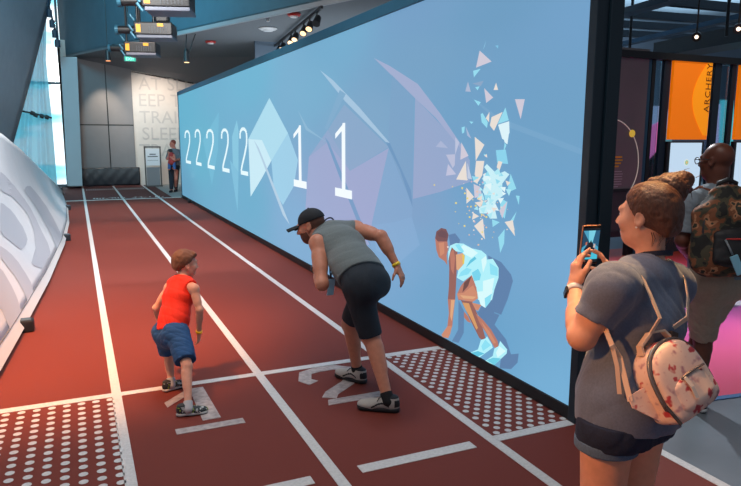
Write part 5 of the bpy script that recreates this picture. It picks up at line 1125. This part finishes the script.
    polys = [([(-.033, -.056), (.033, -.056), (.033, .056), (-.033, .056)], (74, 158, 190)), ([(-.033, -.010), (-.004, .010), (-.033, .056)], (30, 70, 96)), ([(.033, -.010), (.006, .012), (.016, .056), (.033, .056)], (40, 92, 124)), ([(-.006, .008), (.008, .010), (.016, .056), (-.012, .056)], (120, 206, 226)),
             ([(-.033, -.056), (.033, -.056), (.033, -.018), (-.033, -.02)], (70, 190, 214)), ([(-.026, -.020), (.022, -.022), (.008, .010), (-.008, .010)], (34, 40, 54)), ([(-.004, -.048), (.006, -.048), (.010, -.004), (.001, .020), (-.008, -.004)], (24, 30, 40)), ([(-.02, .0), (-.014, .0), (-.013, .012), (-.019, .012)], (200, 110, 80)), ([(.012, -.01), (.02, -.012), (.02, .004), (.013, .004)], (196, 176, 170)),
             ([(-.033, .056), (.033, .056), (.033, .066), (-.033, .066)], (16, 26, 34)), ([(-.033, -.068), (.033, -.068), (.033, -.056), (-.033, -.056)], (20, 32, 40))]
    b = MB(); cols = []
    for k, (po_, c_) in enumerate(polys): b.add([pq(x, y, .0009 + .00008 * k) for x, y in po_], [tuple(range(len(po_)))]); cols += [lin(c_)] * len(po_)
    me = b.mesh('lit_screen'); colour_mesh(me, np.array(cols)); link('lit_screen', me, IMG, ph)
    MB().box(phc - pn_ * .007 + px_ * .02 + pz_ * .055, (.024, .006, .030), px_, pn_, pz_, .003).build('camera_bump', mat('phone_black', (8, 9, 11)), ph)
    # mini backpack slung low across her back
    bp = thing('mini_backpack', 'small pale pink floral backpack hanging low on the woman with tan straps', 'backpack', at(668, 378, 2.06))
    out = nrm(-FH * .80 + ZU * .40 + RH * .30); up = nrm(-RH * .36 + ZU * .93); up = nrm(up - out * (out @ up)); sx_ = np.cross(up, out); sx_ = sx_ if sx_ @ RH > 0 else -sx_
    B0 = at(674, 380, 2.03); bq = lambda x, y, z: B0 + sx_ * x + out * y + up * z
    pk = mat('pink_floral_fabric', (236, 204, 190), rough=.7); nt = pk.node_tree; b_ = nt.nodes['Principled BSDF']
    tc = nt.nodes.new('ShaderNodeTexCoord'); n1 = nt.nodes.new('ShaderNodeTexNoise'); n1.inputs['Scale'].default_value = 26; n1.inputs['Detail'].default_value = 2
    r1 = nt.nodes.new('ShaderNodeValToRGB'); e_ = r1.color_ramp.elements; e_[0].position = .30; e_[0].color = (*lin((176, 128, 138)), 1); e_[1].position = .60; e_[1].color = (*lin((238, 206, 190)), 1)
    for ps, cc in ((.41, (234, 200, 186)), (.66, (196, 80, 84)), (.72, (178, 60, 70))): x_ = e_.new(ps); x_.color = (*lin(cc), 1)
    nt.links.new(tc.outputs['Object'], n1.inputs['Vector']); nt.links.new(n1.outputs['Fac'], r1.inputs['Fac']); nt.links.new(r1.outputs['Color'], b_.inputs['Base Color'])
    tan = mat('tan_strap', (222, 190, 168), rough=.6); zp = mat('grey_zip', (96, 88, 90), rough=.5)
    prof = [(-.100, -.105), (0, -.110), (.100, -.105), (.106, -.05), (.105, .01), (.096, .06), (.074, .098), (.04, .118), (0, .124), (-.04, .118), (-.074, .098), (-.096, .06), (-.105, .01), (-.106, -.05)]
    pr = []
    for i in range(len(prof)):                      # a few extra points round the arch
        p0, p1, p2, p3 = [np.array(prof[(i + k) % len(prof)]) for k in (-1, 0, 1, 2)]
        for t in (0, .5): pr.append(.5 * ((2 * p1) + (p2 - p0) * t + (2 * p0 - 5 * p1 + 4 * p2 - p3) * t * t + (3 * p1 - p0 - 3 * p2 + p3) * t ** 3))
    rings = [(-.060, .86), (-.052, .96), (-.035, 1.0), (.028, 1.0), (.040, .97), (.050, .92), (.056, .80), (.060, .5)]
    b = MB(); n_ = len(pr)
    for y, k in rings: b.v += [tuple(bq(x * k + .002 * math.sin(9 * j), y, z * k)) for j, (x, z) in enumerate(pr)]
    for r_i in range(len(rings) - 1):
        for j in range(n_): b.f.append((r_i * n_ + j, r_i * n_ + (j + 1) % n_, (r_i + 1) * n_ + (j + 1) % n_, (r_i + 1) * n_ + j)); b.mi.append(0)
    b.f.append(tuple(range(n_ - 1, -1, -1))); b.mi.append(0); b.f.append(tuple((len(rings) - 1) * n_ + j for j in range(n_))); b.mi.append(0)
    bo = b.build('bag_body', pk, bp, True); sd2 = bo.modifiers.new('Subdivision', 'SUBSURF'); sd2.levels = 2; sd2.render_levels = 2
    fp = [seg(bq(0, .052, -.062), bq(0, .052, -.010), (.078, .018), (.074, .016), .02, side=sx_, cap=.03)]
    fo_ = sdf_obj('front_pocket', fp, .004, pk, bo, label='low front pocket')
    MB().tube([bq(x, .066 - .6 * x * x, .014 - 1.0 * x * x) for x in np.linspace(-.03, .078, 13)], .0034, 6).build('zip', zp, fo_, True)
    arch = [(x * 1.005, z * 1.005) for x, z in pr if z > -.06]
    arch = sorted(arch, key=lambda q_: math.atan2(q_[0], q_[1] + .05))
    MB().ribbon([bq(x, .030, z) for x, z in arch], [sx_ * x + up * (z + .05) for x, z in arch], .018, .003).build('zip_tape', zp, bo)
    MB().tube([bq(x * 1.012, .030, z * 1.012) for x, z in arch], .0035, 6).build('zip', mat('steel', (150, 150, 152)), bo, True)
    MB().ribbon([bq(-.108, .036, -.035), bq(-.112, .05, -.06), bq(-.108, .056, -.095)], out, .010, .004).build('zip_puller', mat('dark_puller', (56, 50, 52)), bo)
    MB().ribbon([bq(-.02, .070, .012), bq(-.018, .075, -.02), bq(-.022, .075, -.055)], out, .013, .003).build('zip_puller', mat('pale_puller', (200, 190, 186)), bo)
    MB().ribbon([bq(-.055, -.01, .112), bq(-.045, -.008, .140), bq(.01, -.005, .158), bq(.06, -.004, .142), bq(.078, -.006, .100)], [-sx_, nrm(up - sx_), up, nrm(up + sx_), sx_], .026, .007).build('grab_handle', tan, bo)
    MB().box(bq(.086, -.004, .112), (.028, .030, .022), nrm(sx_ - up), out, nrm(up + sx_), .004).build('handle_tip', mat('dark_brown_leather', (52, 34, 28), rough=.5), bo)
    MB().prism([bq(-.100, -.02, .03), bq(-.096, -.02, -.100), bq(-.165, -.035, -.005), bq(-.160, -.035, .030)], out * .006).build('strap_wing', pk, bo)
    sT1, sT2 = bq(-.030, -.05, .112), bq(.022, -.05, .116)
    def strap(pts, nn, wd, name, par=bp): return MB().ribbon(pts, nn, wd, .004).build(name, tan, par)
    p1 = [sT1, at(660, 318, 2.03), at(650, 294, 2.055), at(641, 274, 2.09), at(632, 264, 2.14), at(622, 262, 2.22), at(612, 273, 2.29)]
    p2 = [sT2, at(687, 318, 2.10), at(688, 298, 2.16), at(685, 279, 2.20), at(677, 268, 2.28), at(666, 270, 2.34)]
    strap(p1, [bk, bk, bk, bk, nrm(bk + ZU), ZU, nrm(ZU - bk)], .017, 'shoulder_strap'); strap(p2, [bk, bk, bk, bk, nrm(bk + ZU), nrm(ZU - bk)], .017, 'shoulder_strap')
    l0 = bq(-.160, -.032, .015)
    strap([l0, at(620, 358, 2.03), at(612, 345, 2.035), at(607, 333, 2.05), at(603, 320, 2.12)], nrm(-RH * .5 - FH * .8), .016, 'lower_strap')
    strap([at(613, 349, 2.025), at(617, 366, 2.02), at(619.5, 394, 2.02)], nrm(-RH * .4 - FH * .9), .013, 'strap_end')
    bx2 = nrm(RH * .5 - ZU * .8); MB().box(at(613, 348, 2.025), (.024, .008, .014), bx2, -FH, np.cross(bx2, -FH), .002).build('buckle', mat('pale_buckle', (214, 190, 172), rough=.4), bp)
build_woman()

# ---------------------------------------------------------------- the man with the camouflage backpack
def build_visitor():
    f1, f2 = onz(694, 409), onz(684, 396)
    T = thing('person', 'bald man in grey t-shirt and khaki shorts wearing a camouflage backpack, facing the displays', 'person', (f1[0] * .6 + f2[0] * .4, f1[1] * .6 + f2[1] * .4, 0))
    fw = nrm(-RH * .45 + FH * .9)
    aL = np.array([f1[0], f1[1], .10]); aR = np.array([f2[0], f2[1], .10])
    kL, kR = at(703, 337, dep(aL) - .03), at(700, 332, dep(aR) - .12)
    hL, hR = at(706, 282, 4.28), at(727, 280, 4.42); P = (hL + hR) / 2 + ZU * .06
    sL, sR = at(690, 205, 4.22), at(742, 204, 4.42); N = at(716, 190, 4.36); H = Frame(at(716.5, 161, 4.33), nrm(-RH * .52 + FH * .85 - ZU * .04), ZU - RH * .03); g = 1.03
    eL, wL = at(683, 240, 4.22), at(690, 258, 4.48); eR, wR = at(752, 244, 4.52), at(738, 258, 4.72)
    hd, sd = nrm(hR - hL), nrm(sR - sL); spine = nrm(N - P); bk = np.cross(spine, sd); bk = bk if bk @ FH < 0 else -bk
    body = torso_prims(P, N, hd, sd, sL, sR, 1.05, 1.04, 1.08) + neck_prims(N, H, 1.05, 1.1) + head_prims(H, g, jaw=1.1) + arm_prims(sL, eL, wL, 1.05, 1.1) + arm_prims(sR, eR, wR, 1.05, 1.1)
    body += hand_prims(wL, nrm(wL - eL), nrm(RH), nrm(ZU), 1, ((.4, .6, .4),) * 4) + hand_prims(wR, nrm(wR - eR), nrm(-RH), nrm(ZU), 1, ((.4, .6, .4),) * 4)
    body += leg_prims(hL, kL, aL, 1.05, 1.05, -fw) + leg_prims(hR, kR, aR, 1.05, 1.05, -fw) + foot_prims(aL, .01, fw) + foot_prims(aR, .01, fw)
    sdf_obj('body', body, .0062, skin_mat('deep_brown_skin', (104, 62, 48), .42), T); add_eyes(H, g, T, (40, 28, 22))
    gl = MB(); blk = mat('glasses_black', (20, 20, 24), rough=.3)
    for s_ in (-1, 1):
        gl.tube([H.p(s_ * .080 * g, -.005 * g, .012 * g), H.p(s_ * .079 * g, .06 * g, .016 * g), H.p(s_ * .066 * g, .108 * g, .014 * g)], .0035, 6)
        gl.tube([H.p((s_ * .034 + .027 * math.cos(a)) * g, (.112 - .15 * abs(.02 * math.cos(a))) * g, (.004 + .021 * math.sin(a)) * g) for a in np.linspace(0, 6.283, 19)], .003, 6)
    gl.tube([H.p(-.01 * g, .116 * g, .008 * g), H.p(.01 * g, .116 * g, .008 * g)], .003, 6); gl.build('glasses', blk, T, True)
    gm_ = mat('grey_tshirt', (126, 138, 148), rough=.85, noise=.1, scale=90, bump=.2, bscale=400)
    ts = torso_prims(P + spine * .04, N, hd, sd, sL, sR, 1.05, 1.07, 1.1, .013) + [seg(P - spine * .08, P + spine * .14, (.19, .148), (.182, .136), .05, side=hd)]
    for s_, e_ in ((sL, eL), (sR, eR)): ts += [ell(s_, .078, k=.04), seg(s_, e_, .076, .074, .03, cut=[(s_ + (e_ - s_) * .80, e_ - s_)])]
    ts += [seg(N + spine * .02, N + spine * .1, .066, .072, .01, op='s')]
    sdf_obj('t_shirt', ts, .006, gm_, T, disp=wrinkle(.008, 20, 61, 5), cuts=[(N + spine * .034, spine - bk * .3), (P - spine * .05, -spine)], label='grey t-shirt')
    MB().tube([N + spine * (.030 + .01 * math.cos(a)) + sd * .068 * math.sin(a) + bk * .070 * math.cos(a) for a in np.linspace(-2.4, 2.4, 17)], .010, 6).build('collar', mat('dark_collar', (46, 56, 66), rough=.9), T, True)
    kh = mat('khaki_shorts', (168, 148, 130), rough=.85, noise=.06, scale=60, bump=.2, bscale=300)
    so = [seg(P - spine * .08, P + spine * .10, (.182, .14), (.175, .135), .05, side=hd), ell(hL + bk * .04, .118, k=.05), ell(hR + bk * .04, .118, k=.05)]
    for h, k in ((hL, kL), (hR, kR)): so.append(seg(h, k, .118, .083, .05, cut=[(h + (k - h) * .97, k - h)]))
    sdf_obj('shorts', so, .006, kh, T, disp=wrinkle(.008, 20, 71, 5), cuts=[(P + spine * .09, spine)], label='khaki shorts')
    for f in (f1, f2): shoe('running_shoe', f - fw * .05, nrm(fw - RH * .2), .30, mat('black_canvas', (26, 27, 30), rough=.8), mat('shoe_white', (190, 192, 192)), mat('grey_accent', (120, 120, 126)), T)
    # camouflage backpack
    B0 = at(730, 233, 4.05); up = nrm(spine + RH * .02); out = nrm(bk - up * (bk @ up)); sx_ = np.cross(up, out); sx_ = sx_ if sx_ @ RH > 0 else -sx_; bq = lambda x, y, z: B0 + sx_ * x + out * y + up * z
    out = nrm(out - RH * .45); out = nrm(out - up * (out @ up)); sx_ = np.cross(up, out); sx_ = sx_ if sx_ @ RH > 0 else -sx_
    K = thing('camouflage_backpack', 'big brown and green camouflage backpack with black lower pocket, worn by the bald man', 'backpack', B0)
    cm_ = mat('camouflage_fabric', (86, 70, 52), rough=.8); nt = cm_.node_tree; b_ = nt.nodes['Principled BSDF']
    tc = nt.nodes.new('ShaderNodeTexCoord'); n1 = nt.nodes.new('ShaderNodeTexNoise'); n1.inputs['Scale'].default_value = 11; n1.inputs['Detail'].default_value = 2.5
    r1 = nt.nodes.new('ShaderNodeValToRGB'); r1.color_ramp.interpolation = 'CONSTANT'; e_ = r1.color_ramp.elements; e_[0].position = 0; e_[0].color = (*lin((28, 28, 26)), 1); e_[1].position = .43; e_[1].color = (*lin((66, 62, 46)), 1)
    for ps, cc in ((.50, (126, 76, 48)), (.58, (176, 124, 88)), (.63, (50, 50, 40))): x_ = e_.new(ps); x_.color = (*lin(cc), 1)
    nt.links.new(tc.outputs['Object'], n1.inputs['Vector']); nt.links.new(n1.outputs['Fac'], r1.inputs['Fac']); nt.links.new(r1.outputs['Color'], b_.inputs['Base Color'])
    bkm = mat('black_nylon', (26, 26, 30), rough=.6, noise=.15, scale=120)
    bd = [seg(bq(0, 0, -.20), bq(0, 0, .12), (.235, .105), (.225, .105), .05, side=sx_, cap=.07), seg(bq(0, 0, .12), bq(0, -.02, .24), (.195, .10), (.12, .075), .06, side=sx_, cap=.06), ell(bq(-.12, -.02, -.12), (.10, .09, .15), np.array([sx_, out, up]), .05)]
    bo = sdf_obj('bag_body', bd, .007, cm_, K, disp=wrinkle(.006, 18, 81, 5))
    pb = sdf_obj('lower_pocket', [seg(bq(.04, .10, -.17), bq(.04, .095, -.02), (.19, .06), (.18, .05), .03, side=sx_, cap=.05)], .006, bkm, bo, disp=wrinkle(.004, 24, 82, 4), label='black lower pocket')
    MB().tube([bq(-.115 + .31 * k / 10, .155 - .04 * (2 * k / 10 - 1) ** 2, -.045) for k in range(11)], .006, 6).build('red_zip', mat('red_zip', (196, 44, 40), rough=.5), pb, True)
    MB().tube([bq(-.14 + .30 * k / 10, .11 - .05 * (2 * k / 10 - 1) ** 2, .02) for k in range(11)], .007, 6).build('zip', mat('dark_zip', (40, 40, 42)), bo, True)
    MB().box(bq(.12, .155, -.14), (.09, .006, .05), sx_, out, up, .002).build('label_patch', mat('grey_patch', (120, 122, 128), rough=.6), pb)
    tg = MB().tube([bq(-.10, .15, -.05), bq(-.085, .17, -.10), bq(-.07, .175, -.14)], .006, 6).build('tag_cord', mat('grey_cord', (120, 130, 136)), bo, True)
    MB().box(bq(-.045, .18, -.20), (.05, .014, .12), nrm(sx_ + up * .4), out, nrm(up - sx_ * .4), .006).build('luggage_tag', mat('pale_blue_tag', (128, 184, 208), rough=.4), tg, label='pale blue tag')
    MB().tube([bq(-.055, -.06, .26), bq(-.05, -.03, .315), bq(0, -.02, .335), bq(.05, -.03, .315), bq(.055, -.06, .26)], .016, 8).build('grab_handle', bkm, bo, True)
    for s_, S_ in ((-1, sL), (1, sR)):
        t0 = bq(s_ * .085, -.09, .20); m_ = N + (S_ - N) * .55 + spine * .075; fr_ = m_ - bk * .13 - spine * .06
        MB().ribbon([t0, N + (S_ - N) * .5 + bk * .085 + spine * .03, m_, fr_, fr_ - spine * .12], [bk, nrm(bk + ZU), ZU, nrm(ZU - bk), -bk], .062, .014).build('shoulder_strap', mat('brown_strap', (142, 84, 62), rough=.7, noise=.2, scale=30), bo)
    l0 = bq(.17, .06, .0)
    MB().tube([bq(-.17, .05, .12), bq(-.19, .06, .0), bq(-.17, .06, -.12)], .009, 6).build('side_strap', bkm, bo, True)
build_visitor()

# ---------------------------------------------------------------- far visitors at the end of the wall
def build_far():
    f1, f2 = onz(171.5, 192.2), onz(176, 191.5); D = dep(f1)
    T = thing('person', 'far off person in dark trousers holding a child at the end of the projection wall', 'person', (f1[0], f1[1], 0))
    aL, aR = f1 + ZU * .1, f2 + ZU * .1; kL, kR = at(171.5, 179, D), at(176, 179, D); hL, hR = at(171.5, 167, D), at(176.5, 167, D); P = (hL + hR) / 2 + ZU * .05
    N = at(174.5, 149.5, D); sL, sR = at(169.5, 151.5, D - .1), at(179, 151.5, D + .1); H = Frame(at(172.5, 144, D), nrm(-RH * .6 - FH * .8), ZU); hd = nrm(hR - hL)
    eL, wL = at(167.5, 158, D - .2), at(170.5, 157, D - .42); eR, wR = at(180, 159, D - .15), at(175, 160.5, D - .42)
    body = torso_prims(P, N, hd, hd, sL, sR) + neck_prims(N, H) + head_prims(H) + arm_prims(sL, eL, wL) + arm_prims(sR, eR, wR) + leg_prims(hL, kL, aL) + leg_prims(hR, kR, aR) + foot_prims(aL, .01, -FH) + foot_prims(aR, .01, -FH)
    body += hand_prims(wL, nrm(wR - wL), nrm(FH), ZU) + hand_prims(wR, nrm(wL - wR), nrm(FH), ZU)
    sdf_obj('body', body, .011, skin_mat('ruddy_skin', (196, 116, 98)), T)
    sp = nrm(N - P); ts = torso_prims(P, N, hd, hd, sL, sR, 1, 1.05, 1.05, .02) + [seg(sL, eL, .07, .065, .03), seg(sR, eR, .07, .065, .03)]
    sdf_obj('shirt', ts, .011, mat('grey_brown_shirt', (104, 100, 106), rough=.85), T, cuts=[(N + sp * .02, sp), (P, -sp)])
    so = [seg(P, P + sp * .1, (.18, .13), k=.05, side=hd)] + [seg(h, a, .11, .062, .05, cut=[(a, -ZU)]) for h, a in ((hL, aL), (hR, aR))]
    sdf_obj('trousers', so, .011, mat('dark_trousers', (30, 34, 46), rough=.85), T)
    sdf_obj('hair', [ell(H.p(0, -.03, .05), (.085, .098, .09), H.ax, cut=[(H.p(0, .04, .05), nrm(H.y - H.z * .4))])], .009, mat('reddish_hair', (140, 60, 46), rough=.8), T)
    for f in (f1, f2): shoe('shoe', f + FH * .05, -FH, .28, bl_, bl_, bl_, T)
    c = at(171.5, 158, D - .34); K = thing('person', 'small child in red carried by the far off person', 'person', c); Hc = Frame(at(169.8, 152, D - .36), nrm(-RH + FH * .2), ZU); g = .72
    cb = [seg(c - ZU * .12, c + ZU * .12, .085, .07, .04), seg(c + ZU * .12, Hc.o, .04, .04, .03)] + head_prims(Hc, g) + [seg(c - ZU * .12 + RH * s_ * .06, c - ZU * .36 + RH * s_ * .09, .055, .04, .03) for s_ in (-1, 1)] + [seg(c + ZU * .1 + RH * s_ * .08, c - ZU * .05 + RH * s_ * .14 - FH * .05, .035, .025, .03) for s_ in (-1, 1)]
    sdf_obj('body', cb, .009, skin_mat('ruddy_skin', (196, 116, 98)), K)
    sdf_obj('romper', [seg(c - ZU * .12, c + ZU * .11, .098, .085, .04), ell(c - ZU * .14, (.12, .1, .09), k=.04)], .009, mat('red_romper', (168, 56, 56), rough=.85, noise=.3, scale=20), K)
    sdf_obj('leggings', [seg(c - ZU * .16 + RH * s_ * .06, c - ZU * .33 + RH * s_ * .09, .068, .05, .03) for s_ in (-1, 1)], .009, mat('blue_leggings', (58, 96, 150), rough=.85), K)
    sdf_obj('hair', [ell(Hc.p(0, -.02, .035), (.066, .075, .066), Hc.ax, cut=[(Hc.p(0, .03, .03), nrm(Hc.y - Hc.z * .4))])], .008, mat('dark_child_hair', (60, 44, 44), rough=.8), K)
bl_ = mat('shoe_black', (24, 25, 30))
build_far()
